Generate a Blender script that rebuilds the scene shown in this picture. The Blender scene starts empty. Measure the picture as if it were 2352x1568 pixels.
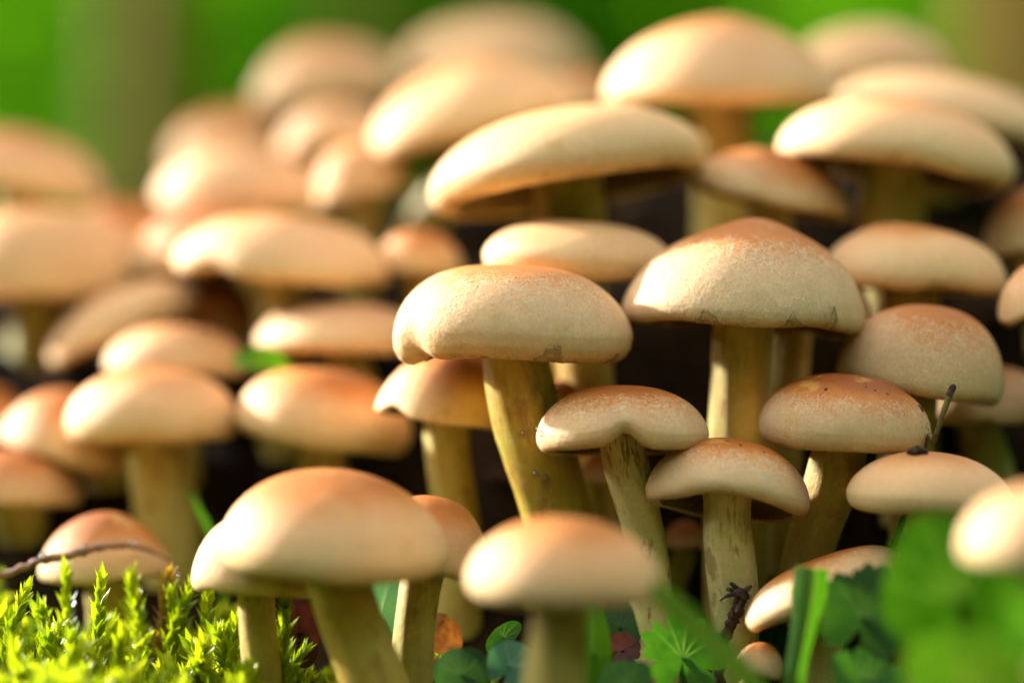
import bpy, math, random
import numpy as np
from mathutils import Vector, Matrix

# ------------------------------------------------------------------ camera, world, sun, exposure
S = 0.01                      # geometry below is worked out in centimetres, camera at the origin looking along +Y
CAM_Z = 0.085                 # camera height above the meadow in metres
FOC = 48.3                    # focus distance (cm)
K = 36.0 / 100.0 / 2352.0     # one unit of the 2352-wide layout grid per cm of depth
scene = bpy.context.scene
cam_data = bpy.data.cameras.new("camera")
cam = bpy.data.objects.new("camera", cam_data)
scene.collection.objects.link(cam)
cam.location = (0, 0, CAM_Z)
cam.rotation_euler = (math.radians(90), 0, 0)
cam_data.lens = 100
cam_data.sensor_width = 36
cam_data.clip_start = 0.01
cam_data.clip_end = 2000
cam_data.dof.use_dof = True
cam_data.dof.focus_distance = FOC * S
cam_data.dof.aperture_fstop = 3.9
cam_data.dof.aperture_blades = 0
scene.camera = cam

SUN_EL, SUN_BEHIND = math.radians(21), math.radians(28)
to_sun = Vector((-math.cos(SUN_EL) * math.cos(SUN_BEHIND), math.cos(SUN_EL) * math.sin(SUN_BEHIND), math.sin(SUN_EL)))
world = bpy.data.worlds.new("World")
scene.world = world
world.use_nodes = True
wn, wl = world.node_tree.nodes, world.node_tree.links
wn.clear()
sky = wn.new("ShaderNodeTexSky")
sky.sky_type = 'NISHITA'
sky.sun_disc = False
sky.sun_elevation = SUN_EL
sky.sun_rotation = math.atan2(to_sun.x, to_sun.y)
hs = wn.new("ShaderNodeHueSaturation")
hs.inputs['Saturation'].default_value = 0.35
tintw = wn.new("ShaderNodeMix"); tintw.data_type = 'RGBA'; tintw.blend_type = 'MULTIPLY'
tintw.inputs['Factor'].default_value = 1.0
tintw.inputs['B'].default_value = (1.0, 0.955, 0.905, 1)
bg = wn.new("ShaderNodeBackground")
bg.inputs['Strength'].default_value = 0.15
wo = wn.new("ShaderNodeOutputWorld")
wl.new(sky.outputs['Color'], hs.inputs['Color'])
wl.new(hs.outputs['Color'], tintw.inputs['A'])
wl.new(tintw.outputs['Result'], bg.inputs['Color'])
wl.new(bg.outputs['Background'], wo.inputs['Surface'])

sun_data = bpy.data.lights.new("sun", 'SUN')
sun_data.energy = 2.0
sun_data.angle = math.radians(2.0)
sun_data.color = (1.0, 0.99, 0.98)
sun = bpy.data.objects.new("sun", sun_data)
scene.collection.objects.link(sun)
sun.rotation_euler = (-to_sun).to_track_quat('-Z', 'Y').to_euler()
sun.location = (-2, 1, 3)

scene.view_settings.view_transform = 'Standard'
scene.view_settings.look = 'None'
scene.view_settings.gamma = 1
scene.view_settings.exposure = 2.85
scene.view_settings.use_curve_mapping = False
scene.cycles.use_denoising = True
scene.cycles.max_bounces = 8
scene.cycles.diffuse_bounces = 4
scene.cycles.glossy_bounces = 3
scene.cycles.transmission_bounces = 6
scene.cycles.sample_clamp_indirect = 6
scene.cycles.caustics_reflective = False
scene.cycles.caustics_refractive = False

# ------------------------------------------------------------------ helpers
COL = scene.collection


def P(u, v, d):
    """layout grid point at depth d -> centimetres"""
    return np.array([(u - 1176) * K * d, d, -(v - 784) * K * d])


def W(p):
    """centimetres -> metres in the scene"""
    p = np.asarray(p, float) * S
    p = p.copy()
    p[..., 2] += CAM_Z
    return p


def mesh_obj(name, verts, faces, mat, parent=None, origin=None, smooth=True, attrs=None):
    """verts in cm; origin in cm (the parent's origin)"""
    v = W(verts)
    if origin is not None:
        v = v - W(np.array(origin))
    me = bpy.data.meshes.new(name)
    if isinstance(faces, np.ndarray):
        nf, k = faces.shape
        me.vertices.add(len(v))
        me.vertices.foreach_set("co", v.astype(np.float32).ravel())
        me.loops.add(nf * k)
        me.loops.foreach_set("vertex_index", faces.astype(np.int32).ravel())
        me.polygons.add(nf)
        me.polygons.foreach_set("loop_start", np.arange(0, nf * k, k, dtype=np.int32))
        me.update(calc_edges=True)
        me.validate()
    else:
        me.from_pydata([tuple(p) for p in v], [], faces)
    if smooth:
        me.polygons.foreach_set("use_smooth", np.ones(len(me.polygons), dtype=bool))
    for an, arr in (attrs or {}).items():
        arr = np.asarray(arr, np.float32)
        if arr.ndim == 1:
            a = me.attributes.new(an, 'FLOAT', 'POINT'); a.data.foreach_set("value", arr)
        else:
            a = me.attributes.new(an, 'FLOAT_VECTOR', 'POINT'); a.data.foreach_set("vector", arr.ravel())
    me.materials.append(mat)
    o = bpy.data.objects.new(name, me)
    COL.objects.link(o)
    if parent is not None:
        o.parent = parent
    elif origin is not None:
        o.location = W(np.array(origin))
    return o


def thing(name, label, cat, loc, group=None):
    o = bpy.data.objects.new(name, None)
    COL.objects.link(o)
    o.location = W(np.array(loc, float))
    o.empty_display_size = 0.01
    tag(o, label, cat, group)
    return o


def tag(o, label=None, cat=None, group=None, kind=None):
    if label: o["label"] = label
    if cat: o["category"] = cat
    if group: o["group"] = group
    if kind: o["kind"] = kind
    return o


def grid_faces(nr, na, closed=True):
    i, j = np.meshgrid(np.arange(nr - 1), np.arange(na if closed else na - 1), indexing='ij')
    j2 = (j + 1) % na
    f = np.stack([i * na + j, (i + 1) * na + j, (i + 1) * na + j2, i * na + j2], -1)
    return f.reshape(-1, 4)


def wob(rng, n=6, kmin=1, kmax=6):
    ks = rng.integers(kmin, kmax + 1, n); ph = rng.uniform(0, 6.283, n); am = rng.uniform(0.4, 1, n) / np.sqrt(ks)
    def f(a):
        return sum(m * np.cos(k * a + p) for m, k, p in zip(am, ks, ph)) / n * 1.6
    return f


def bez(p0, p1, p2, p3, n):
    t = np.linspace(0, 1, n)[:, None]
    return (1 - t) ** 3 * p0 + 3 * (1 - t) ** 2 * t * p1 + 3 * (1 - t) * t * t * p2 + t ** 3 * p3


def poly_path(pts, n):
    """smooth path through points"""
    pts = np.asarray(pts, float)
    m = len(pts)
    t = np.linspace(0, m - 1, n)
    out = []
    for q in t:
        i = min(int(q), m - 2); f = q - i
        p0 = pts[max(i - 1, 0)]; p1 = pts[i]; p2 = pts[i + 1]; p3 = pts[min(i + 2, m - 1)]
        out.append(0.5 * ((2 * p1) + (-p0 + p2) * f + (2 * p0 - 5 * p1 + 4 * p2 - p3) * f * f + (-p0 + 3 * p1 - 3 * p2 + p3) * f ** 3))
    return np.array(out)


def tube(path, radii, na=20, rng=None, bump=0.0):
    """returns verts (n,na,3) grid of a tube along path"""
    path = np.asarray(path, float); n = len(path)
    tg = np.gradient(path, axis=0); tg /= np.linalg.norm(tg, axis=1)[:, None] + 1e-9
    ref = np.array([0, 1.0, 0]) if abs(tg[0][1]) < 0.9 else np.array([1.0, 0, 0])
    a = np.linspace(0, 2 * np.pi, na, endpoint=False)
    out = np.zeros((n, na, 3))
    x = np.cross(ref, tg[0]); x /= np.linalg.norm(x)
    for i in range(n):
        x = x - tg[i] * np.dot(x, tg[i]); x /= np.linalg.norm(x)
        y = np.cross(tg[i], x)
        r = radii[i] * np.ones(na)
        out[i] = path[i] + np.outer(np.cos(a) * r, x) + np.outer(np.sin(a) * r, y)
    return out


def tube_mesh(path, radii, na=10):
    g = tube(path, radii, na)
    n = len(path)
    v = g.reshape(-1, 3)
    f = [tuple(q) for q in grid_faces(n, na)[:, ::-1]]
    f.append(tuple(range(na)))
    f.append(tuple((n - 1) * na + q for q in range(na))[::-1])
    return v, f


# ------------------------------------------------------------------ materials
class NT:
    def __init__(self, name):
        self.m = bpy.data.materials.new(name)
        self.m.use_nodes = True
        self.t = self.m.node_tree
        self.t.nodes.clear()
        self.out = self.t.nodes.new("ShaderNodeOutputMaterial")

    def n(self, typ, **kw):
        nd = self.t.nodes.new(typ)
        for k, v in kw.items():
            setattr(nd, k, v)
        return nd

    def link(self, a, b):
        self.t.links.new(a, b)

    def put(self, sock, v):
        if hasattr(v, 'is_linked') or isinstance(v, bpy.types.NodeSocket):
            self.link(v, sock)
        else:
            sock.default_value = v

    def math(self, op, a, b=0.0, c=None, clamp=False):
        nd = self.n("ShaderNodeMath", operation=op, use_clamp=clamp)
        self.put(nd.inputs[0], a); self.put(nd.inputs[1], b)
        if c is not None: self.put(nd.inputs[2], c)
        return nd.outputs[0]

    def vmath(self, op, a, b):
        nd = self.n("ShaderNodeVectorMath", operation=op)
        self.put(nd.inputs[0], a); self.put(nd.inputs[1], b)
        return nd.outputs[0]

    def mr(self, v, a, b, c=0.0, d=1.0, smooth=True):
        nd = self.n("ShaderNodeMapRange", interpolation_type='SMOOTHSTEP' if smooth else 'LINEAR')
        self.put(nd.inputs[0], v)
        for i, q in enumerate((a, b, c, d)):
            self.put(nd.inputs[i + 1], q)
        return nd.outputs[0]

    def mix(self, f, a, b, blend='MIX'):
        nd = self.n("ShaderNodeMix", data_type='RGBA', blend_type=blend)
        self.put(nd.inputs['Factor'], f)
        for nm, v in (('A', a), ('B', b)):
            if isinstance(v, tuple): v = tuple(v) + ((1,) if len(v) == 3 else ())
            self.put([s for s in nd.inputs if s.name == nm and s.type == 'RGBA'][0], v)
        return [s for s in nd.outputs if s.type == 'RGBA'][0]

    def noise(self, vec, scale, detail=2.0, rough=0.5, dist=0.0):
        nd = self.n("ShaderNodeTexNoise")
        if vec is not None: self.link(vec, nd.inputs['Vector'])
        nd.inputs['Scale'].default_value = scale
        nd.inputs['Detail'].default_value = detail
        nd.inputs['Roughness'].default_value = rough
        nd.inputs['Distortion'].default_value = dist
        return nd.outputs['Fac']

    def attr(self, name):
        return self.n("ShaderNodeAttribute", attribute_name=name)

    def sep(self, v):
        nd = self.n("ShaderNodeSeparateXYZ"); self.link(v, nd.inputs[0]); return nd.outputs

    def comb(self, x, y, z):
        nd = self.n("ShaderNodeCombineXYZ")
        for i, q in enumerate((x, y, z)): self.put(nd.inputs[i], q)
        return nd.outputs[0]

    def bump(self, h, strength, dist):
        nd = self.n("ShaderNodeBump")
        nd.inputs['Strength'].default_value = strength
        nd.inputs['Distance'].default_value = dist
        self.link(h, nd.inputs['Height'])
        return nd.outputs['Normal']

    def principled(self, color, rough=0.5, spec=0.5, sss=0.0, sss_scale=0.002, sss_rad=(1, 0.5, 0.25), normal=None, **kw):
        b = self.n("ShaderNodeBsdfPrincipled")
        if isinstance(color, tuple): color = tuple(color) + ((1,) if len(color) == 3 else ())
        self.put(b.inputs['Base Color'], color)
        self.put(b.inputs['Roughness'], rough)
        self.put(b.inputs['Specular IOR Level'], spec)
        if sss:
            b.inputs['Subsurface Weight'].default_value = sss
            b.inputs['Subsurface Scale'].default_value = sss_scale
            b.inputs['Subsurface Radius'].default_value = sss_rad
        if normal is not None: self.link(normal, b.inputs['Normal'])
        for k, v in kw.items():
            self.put(b.inputs[k.replace('_', ' ')], v)
        return b

    def done(self, shader):
        self.link(shader, self.out.inputs['Surface'])
        return self.m


def cap_material():
    m = NT("mushroom_cap")
    pol = m.attr("polar").outputs['Vector']
    x, y, t = m.sep(pol)
    par = m.attr("tone").outputs['Vector']      # orange amount, seed, stain amount
    org, seed, stain = m.sep(par)
    obj = m.n("ShaderNodeTexCoord").outputs['Object']
    off = m.comb(seed, m.math('MULTIPLY', seed, 1.7), m.math('MULTIPLY', seed, 0.6))
    objs = m.vmath('ADD', obj, off)
    low = m.noise(objs, 60.0, 3.0, 0.55)
    mid = m.noise(objs, 190.0, 4.0, 0.6)
    fine = m.noise(objs, 2300.0, 3.0, 0.65, 1.5)
    # radial fibres
    fv = m.comb(m.math('MULTIPLY', x, 26.0), m.math('MULTIPLY', y, 26.0), m.math('ADD', m.math('MULTIPLY', t, 3.0), seed))
    fib = m.noise(fv, 2.0, 3.0, 0.6, 0.4)
    tt = m.math('ADD', t, m.math('MULTIPLY', m.math('SUBTRACT', low, 0.5), 0.55))
    tt = m.math('ADD', tt, m.math('MULTIPLY', m.math('SUBTRACT', fib, 0.5), 0.16))
    cream, peach, orange, rust = (0.83, 0.60, 0.315), (0.75, 0.415, 0.18), (0.55, 0.18, 0.026), (0.29, 0.068, 0.006)
    f1 = m.mr(tt, 0.70, 1.20)
    wn_ = m.n("ShaderNodeTexWhiteNoise", noise_dimensions='1D')
    m.link(seed, wn_.inputs['W'])
    r1, r2, r3 = m.sep(wn_.outputs['Color'])
    peach = m.mix(m.math('MULTIPLY', r1, 0.5), peach, (0.74, 0.44, 0.24))
    cream = m.mix(m.math('MULTIPLY', r2, 0.5), cream, (0.81, 0.56, 0.25))
    c = m.mix(f1, peach, cream)
    hi = m.math('ADD', 0.60, m.math('MULTIPLY', org, 0.42))
    f2 = m.math('MULTIPLY', m.mr(tt, hi, m.math('SUBTRACT', hi, 0.42), 0.0, 1.0), m.math('MINIMUM', m.math('MULTIPLY_ADD', org, 1.6, 0.1), 1.0))
    c = m.mix(f2, c, orange)
    hi2 = m.math('ADD', 0.33, m.math('MULTIPLY', org, 0.42))
    f3 = m.math('MULTIPLY', m.mr(tt, hi2, m.math('SUBTRACT', hi2, 0.36), 0.0, 1.0), m.math('MINIMUM', m.math('MULTIPLY', org, 1.05), 1.0))
    c = m.mix(f3, c, rust)
    # ochre blotches
    bl = m.mr(mid, 0.565, 0.70, 0.0, 0.7)
    c = m.mix(m.math('MULTIPLY', bl, m.mr(low, 0.35, 0.6)), c, (0.66, 0.36, 0.085))
    # fibre lightening / darkening
    k = m.math('ADD', m.math('MULTIPLY_ADD', r3, 0.14, 0.66), m.math('MULTIPLY', fib, 0.44))
    k = m.math('ADD', k, m.math('MULTIPLY', m.math('SUBTRACT', fine, 0.5), 0.44))
    kc = m.comb(k, k, m.math('MULTIPLY', k, 0.98))
    c = m.mix(1.0, c, kc, 'MULTIPLY')
    # brown stained margin
    mn = m.noise(objs, 130.0, 4.0, 0.65)
    rd = m.attr("rim").outputs['Fac']
    mg = m.math('MULTIPLY', m.mr(m.math('ADD', rd, m.math('MULTIPLY', m.math('SUBTRACT', mn, 0.5), 0.55)), -0.07, 0.05), m.mr(mn, 0.36, 0.56))
    c = m.mix(m.math('MULTIPLY', mg, stain), c, (0.20, 0.105, 0.035))
    h = m.math('ADD', m.math('MULTIPLY', fine, 0.6), m.math('MULTIPLY', fib, 0.5))
    h = m.math('ADD', h, m.math('MULTIPLY', mid, 0.8))
    nb = m.bump(h, 0.45, 0.0004)
    rough = m.mr(fine, 0.3, 0.7, 0.48, 0.66)
    b = m.principled(c, rough, 0.22, sss=0.22, sss_scale=0.0028, sss_rad=(1.0, 0.55, 0.25), normal=nb)
    return m.done(b.outputs[0])


def stem_material():
    m = NT("mushroom_stem")
    pol = m.attr("polar").outputs['Vector']
    x, y, t = m.sep(pol)
    par = m.attr("tone").outputs['Vector']      # paleness, seed, speckle amount
    pale, seed, speck = m.sep(par)
    obj = m.n("ShaderNodeTexCoord").outputs['Object']
    objs = m.vmath('ADD', obj, m.comb(seed, seed, seed))
    fv = m.comb(m.math('MULTIPLY', x, 4.0), m.math('MULTIPLY', y, 4.0), m.math('ADD', m.math('MULTIPLY', t, 7.0), seed))
    fib = m.noise(fv, 3.0, 4.0, 0.65, 0.6)
    low = m.noise(objs, 120.0, 3.0, 0.6)
    fine = m.noise(objs, 1100.0, 3.0, 0.6)
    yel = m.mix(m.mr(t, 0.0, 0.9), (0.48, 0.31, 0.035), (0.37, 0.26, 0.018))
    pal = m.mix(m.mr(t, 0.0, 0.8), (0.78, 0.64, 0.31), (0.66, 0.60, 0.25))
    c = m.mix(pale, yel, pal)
    c = m.mix(m.mr(fib, 0.5, 0.72, 0.0, 0.28), c, (0.72, 0.62, 0.34))
    c = m.mix(m.mr(low, 0.50, 0.70, 0.0, 0.5), c, (0.40, 0.22, 0.03))
    c = m.mix(m.mr(low, 0.48, 0.32, 0.0, 0.35), c, (0.40, 0.42, 0.06))
    sp = m.mr(m.noise(m.vmath('MULTIPLY', objs, (1.0, 1.0, 0.45)), 300.0, 3.0, 0.55), 0.58, 0.66)
    c = m.mix(m.math('MULTIPLY', sp, speck), c, (0.24, 0.10, 0.02))
    # brown zone under the cap
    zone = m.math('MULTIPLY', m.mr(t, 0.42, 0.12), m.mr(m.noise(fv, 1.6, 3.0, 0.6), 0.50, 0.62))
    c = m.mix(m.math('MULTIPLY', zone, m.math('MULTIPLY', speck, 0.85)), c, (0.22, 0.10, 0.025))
    k = m.math('ADD', 0.82, m.math('MULTIPLY', fine, 0.36))
    c = m.mix(1.0, c, m.comb(k, k, k), 'MULTIPLY')
    h = m.math('ADD', m.math('MULTIPLY', fib, 1.0), m.math('MULTIPLY', fine, 0.5))
    nb = m.bump(h, 0.5, 0.0006)
    b = m.principled(c, 0.48, 0.4, sss=0.18, sss_scale=0.0022, sss_rad=(1.0, 0.75, 0.2), normal=nb)
    return m.done(b.outputs[0])


def simple_material(name, col, rough=0.6, spec=0.3, var=0.35, scale=300.0, bump=0.3, bdist=0.0005, sss=0.0, col2=None):
    m = NT(name)
    obj = m.n("ShaderNodeTexCoord").outputs['Object']
    n1 = m.noise(obj, scale, 5.0, 0.62)
    c2 = col2 if col2 else tuple(q * (1 - var) for q in col)
    c = m.mix(m.mr(n1, 0.35, 0.65), col, c2)
    nb = m.bump(n1, bump, bdist)
    b = m.principled(c, rough, spec, sss=sss, normal=nb)
    return m.done(b.outputs[0])


def leaf_material(name, col, col2, trans=0.45, rough=0.42, spec=0.4, scale=250.0, vein=None, tcol=None, randomize=False):
    """thin leaf tissue that lets light through; 'vein' attribute is 1 on the ribs"""
    m = NT(name)
    obj = m.n("ShaderNodeTexCoord").outputs['Object']
    n1 = m.noise(obj, scale, 4.0, 0.6)
    f = m.mr(n1, 0.32, 0.68)
    if randomize:
        a = m.attr("tint").outputs['Fac']
        f = m.math('ADD', m.math('MULTIPLY', f, 0.35), m.math('MULTIPLY', a, 0.65))
    c = m.mix(f, col, col2)
    fine = m.noise(obj, scale * 6, 2.0, 0.5)
    if vein:
        c = m.mix(m.mr(m.noise(obj, scale * 0.9, 5.0, 0.65), 0.64, 0.72, 0.0, 0.6), c, (0.16, 0.12, 0.03))
    h = m.math('ADD', m.math('MULTIPLY', n1, 0.7), m.math('MULTIPLY', fine, 0.3))
    if vein:
        va = m.attr("vein").outputs['Fac']
        c = m.mix(m.math('MULTIPLY', va, 0.7), c, vein)
        h = m.math('SUBTRACT', h, m.math('MULTIPLY', va, 0.8))
    nb = m.bump(h, 0.4, 0.0005)
    b = m.principled(c, rough, spec, normal=nb)
    tr = m.n("ShaderNodeBsdfTranslucent")
    tc = m.mix(1.0, c, tcol or (1.25, 1.2, 0.45), 'MULTIPLY')
    m.link(tc, tr.inputs['Color'])
    mx = m.n("ShaderNodeMixShader")
    mx.inputs[0].default_value = trans
    m.link(b.outputs[0], mx.inputs[1]); m.link(tr.outputs[0], mx.inputs[2])
    return m.done(mx.outputs[0])


def water_material():
    m = NT("dew_water")
    tr = m.n("ShaderNodeBsdfTransparent"); tr.inputs['Color'].default_value = (0.93, 0.95, 0.93, 1)
    gl = m.n("ShaderNodeBsdfGlossy"); gl.inputs['Roughness'].default_value = 0.08
    fr = m.n("ShaderNodeFresnel"); fr.inputs['IOR'].default_value = 1.5
    mx = m.n("ShaderNodeMixShader")
    m.link(m.math('ADD', m.math('MULTIPLY', fr.outputs[0], 1.0), 0.04, clamp=True), mx.inputs[0])
    m.link(tr.outputs[0], mx.inputs[1]); m.link(gl.outputs[0], mx.inputs[2])
    return m.done(mx.outputs[0])


def ground_material():
    m = NT("forest_soil")
    geo = m.n("ShaderNodeNewGeometry").outputs['Position']
    n1 = m.noise(geo, 40.0, 6.0, 0.65)
    n2 = m.noise(geo, 260.0, 4.0, 0.6)
    c = m.mix(m.mr(n1, 0.35, 0.65), (0.012, 0.007, 0.0035), (0.026, 0.015, 0.007))
    c = m.mix(m.mr(n2, 0.55, 0.7, 0, 0.6), c, (0.05, 0.026, 0.010))
    x, y, z = m.sep(geo)
    # meadow turf beyond the mushroom mound
    r = m.n("ShaderNodeVectorMath", operation='DISTANCE')
    m.link(geo, r.inputs[0]); r.inputs[1].default_value = (0, 0.58, 0.03)
    turf = m.mr(m.math('ADD', r.outputs['Value'], m.math('MULTIPLY', n1, 0.3)), 0.55, 0.9)
    g = m.mix(m.mr(n1, 0.35, 0.65), (0.035, 0.075, 0.008), (0.07, 0.11, 0.012))
    c = m.mix(turf, c, g)
    nb = m.bump(m.math('ADD', n1, m.math('MULTIPLY', n2, 0.5)), 0.8, 0.004)
    b = m.principled(c, 0.9, 0.02, normal=nb)
    return m.done(b.outputs[0])


def bark_material(name, col, col2):
    m = NT(name)
    obj = m.n("ShaderNodeTexCoord").outputs['Object']
    v = m.vmath('MULTIPLY', obj, (1.0, 1.0, 0.22))
    n1 = m.noise(v, 45.0, 6.0, 0.65, 0.6)
    c = m.mix(m.mr(n1, 0.35, 0.65), col, col2)
    b = m.principled(c, 0.85, 0.2, normal=m.bump(n1, 0.9, 0.01))
    return m.done(b.outputs[0])


M = {}
M['cap'] = cap_material()
M['stem'] = stem_material()
M['gill'] = simple_material("gills", (0.20, 0.12, 0.04), 0.7, 0.2, col2=(0.12, 0.065, 0.018), scale=200, bump=0.2)
M['fuzz'] = simple_material("cap_fibrils", (0.86, 0.655, 0.375), 0.6, 0.3, var=0.15)
M['veil'] = simple_material("veil_remnant", (0.46, 0.32, 0.14), 0.75, 0.2, scale=220, col2=(0.26, 0.15, 0.06))
M['speck'] = simple_material("dark_speck", (0.05, 0.025, 0.01), 0.6, 0.3)
M['water'] = water_material()
M['ground'] = ground_material()
M['moss'] = leaf_material("moss_leaf", (0.11, 0.23, 0.004), (0.50, 0.56, 0.02), trans=0.5, rough=0.3, spec=0.5, randomize=True)
M['moss_dry'] = leaf_material("moss_withered", (0.45, 0.30, 0.05), (0.22, 0.10, 0.02), trans=0.4, rough=0.5)
M['leaf_mid'] = leaf_material("leaf_mid_green", (0.028, 0.115, 0.003), (0.055, 0.175, 0.006), rough=0.55, spec=0.2, vein=(0.16, 0.30, 0.05))
M['leaf_bright'] = leaf_material("leaf_bright_green", (0.060, 0.19, 0.003), (0.10, 0.25, 0.006), rough=0.6, spec=0.15, vein=(0.3, 0.45, 0.06))
M['leaf_dark'] = leaf_material("leaf_dark_green", (0.022, 0.075, 0.012), (0.04, 0.115, 0.015), vein=(0.08, 0.17, 0.04))
M['leaf_blue'] = leaf_material("leaf_blue_green", (0.07, 0.21, 0.11), (0.10, 0.26, 0.14), trans=0.25, vein=(0.34, 0.50, 0.40), tcol=(1.1, 1.2, 0.6))
M['leaf_dead'] = leaf_material("leaf_dead", (0.42, 0.19, 0.045), (0.20, 0.075, 0.018), trans=0.3, rough=0.6, scale=500, vein=(0.14, 0.05, 0.015), tcol=(1.3, 0.9, 0.5))
M['leaf_umber'] = leaf_material("leaf_umber", (0.075, 0.022, 0.016), (0.035, 0.012, 0.010), trans=0.2, rough=0.5, scale=400, vein=(0.03, 0.01, 0.01), tcol=(1.4, 0.6, 0.5))
M['litter'] = leaf_material('leaf_litter', (0.028, 0.014, 0.006), (0.13, 0.06, 0.022), trans=0.15, rough=0.7, spec=0.1, randomize=True, scale=300, tcol=(1.2, 0.9, 0.6))
M['twig'] = simple_material("twig_bark", (0.075, 0.042, 0.026), 0.8, 0.2, scale=700, bump=0.6, col2=(0.025, 0.013, 0.010))
M['stalk_olive'] = simple_material('olive_stalk', (0.17, 0.13, 0.03), 0.5, 0.4, scale=400, col2=(0.07, 0.04, 0.015))
M['straw'] = simple_material("dry_stalk", (0.34, 0.17, 0.085), 0.55, 0.4, scale=500, bump=0.5, col2=(0.17, 0.075, 0.035))
M['grass_far'] = leaf_material("meadow_grass", (0.018, 0.105, 0.001), (0.08, 0.22, 0.003), trans=0.45, spec=0.15, randomize=True, scale=20)
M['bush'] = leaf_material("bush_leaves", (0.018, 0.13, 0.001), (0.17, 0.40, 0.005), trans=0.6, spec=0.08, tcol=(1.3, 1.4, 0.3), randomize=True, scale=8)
M['woods'] = leaf_material("wood_foliage", (0.016, 0.12, 0.001), (0.06, 0.22, 0.003), trans=0.55, spec=0.08, tcol=(1.3, 1.4, 0.3), randomize=True, scale=4)
M['bark_warm'] = bark_material("bark_warm", (0.22, 0.105, 0.008), (0.11, 0.05, 0.005))
M['bark_rust'] = bark_material("bark_rust", (0.34, 0.14, 0.025), (0.18, 0.07, 0.016))

# ------------------------------------------------------------------ ground
_gd = np.array([-1e5, 30, 40, 46, 50, 52, 54, 56, 60, 66, 72, 78, 86, 96, 112, 140, 1e5])
_gr = np.array([-8.3, -7.9, -7.5, -7.1, -6.2, -5.0, -2.4, 0.4, 2.9, 4.5, 4.7, 3.4, 0.0, -4.2, -6.6, -8.0, -8.4])   # steep flank
_gl = np.array([-8.3, -7.9, -7.5, -7.1, -6.5, -6.1, -5.2, -3.4, -0.7, 1.5, 2.5, 1.8, -1.6, -4.2, -6.6, -8.0, -8.4])  # gentler flank


def gz(x, y):
    x = np.asarray(x, float); y = np.asarray(y, float)
    f = np.clip((x + 5.0) / 6.0, 0, 1); f = f * f * (3 - 2 * f)
    z = np.interp(y, _gd, _gl) * (1 - f) + np.interp(y, _gd, _gr) * f
    side = np.clip((np.abs(x - 1.0) - 16.0) / 16.0, 0, 1)
    side = side * side * (3 - 2 * side)
    z = z * (1 - side) + np.minimum(z, -7.6) * side
    z = z + 0.16 * np.sin(x * 1.7 + y * 0.9) * np.cos(y * 1.3 - x * 0.5) + 0.10 * np.sin(x * 3.1 - y * 2.3)
    return z


xs = np.concatenate([-np.geomspace(30000, 45, 22), np.linspace(-40, 40, 130), np.geomspace(45, 30000, 22)])
ys = np.concatenate([-np.geomspace(30000, 40, 16), np.linspace(-30, 25, 8), np.linspace(28, 120, 130), np.geomspace(126, 30000, 26)])
gx, gy = np.meshgrid(xs, ys, indexing='xy')
gv = np.stack([gx, gy, gz(gx, gy)], -1).reshape(-1, 3)
g = mesh_obj("ground", gv, grid_faces(len(ys), len(xs), False)[:, ::-1], M['ground'])
tag(g, "dark soil mound under the mushrooms running into green turf", "ground", kind="structure")


# ------------------------------------------------------------------ far woods, shrubs and trees
def leaf_cards(rng, centres, size, tilt=1.0, droop=0.0):
    n = len(centres)
    a = rng.normal(size=(n, 3)); a /= np.linalg.norm(a, axis=1)[:, None]
    b = rng.normal(size=(n, 3)); b -= a * (a * b).sum(1)[:, None]; b /= np.linalg.norm(b, axis=1)[:, None]
    nn = np.cross(a, b)
    L = size * rng.uniform(0.6, 1.3, n)[:, None]; w = L * rng.uniform(0.32, 0.5, n)[:, None]
    c = np.asarray(centres)
    v = np.stack([c - a * L * .5, c + b * w * .5 + nn * L * .06, c + a * L * .5, c - b * w * .5 + nn * L * .06], 1).reshape(-1, 3)
    f = np.arange(n * 4).reshape(-1, 4)
    return v, f, np.repeat(rng.uniform(0, 1, n), 4)


def clump_points(rng, n, centre, rad, nclump):
    """points gathered in many small clumps inside an ellipsoid"""
    c = rng.normal(size=(nclump, 3)); c /= np.linalg.norm(c, axis=1)[:, None]
    c *= rng.uniform(0.25, 1.0, (nclump, 1)) ** 0.6
    idx = rng.integers(0, nclump, n)
    p = c[idx] + rng.normal(size=(n, 3)) * 0.17
    return np.asarray(centre) + p * np.asarray(rad)


rng = np.random.default_rng(11)
# distant woods (one mass) all round the clearing; lower where the sun comes in
pts = []
sun_az = math.atan2(to_sun.x, to_sun.y)
for i in range(150):
    ang = (i + rng.uniform(-.4, .4)) / 150 * 2 * math.pi
    r = rng.uniform(950, 1500)
    cx, cy = r * math.sin(ang), r * math.cos(ang)
    dsun = abs((ang - sun_az + math.pi) % (2 * math.pi) - math.pi)
    hgt = rng.uniform(620, 1050) if dsun > 0.5 else rng.uniform(110, 190)
    pts.append(clump_points(rng, 620, (cx, cy, hgt * 0.45 - 8), (rng.uniform(120, 190), rng.uniform(90, 140), hgt * 0.55), 30))
    pts.append(clump_points(rng, 260, (cx, cy, 110), (150, 100, 120), 20))     # dense undergrowth at the wood's foot
v, f, tn = leaf_cards(rng, np.concatenate(pts), 46)
o = mesh_obj("treeline", v, f, M['woods'], smooth=False, attrs={'tint': tn})
tag(o, "dark green mass of far woodland leaves all round the meadow", "woodland", kind="stuff")

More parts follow.
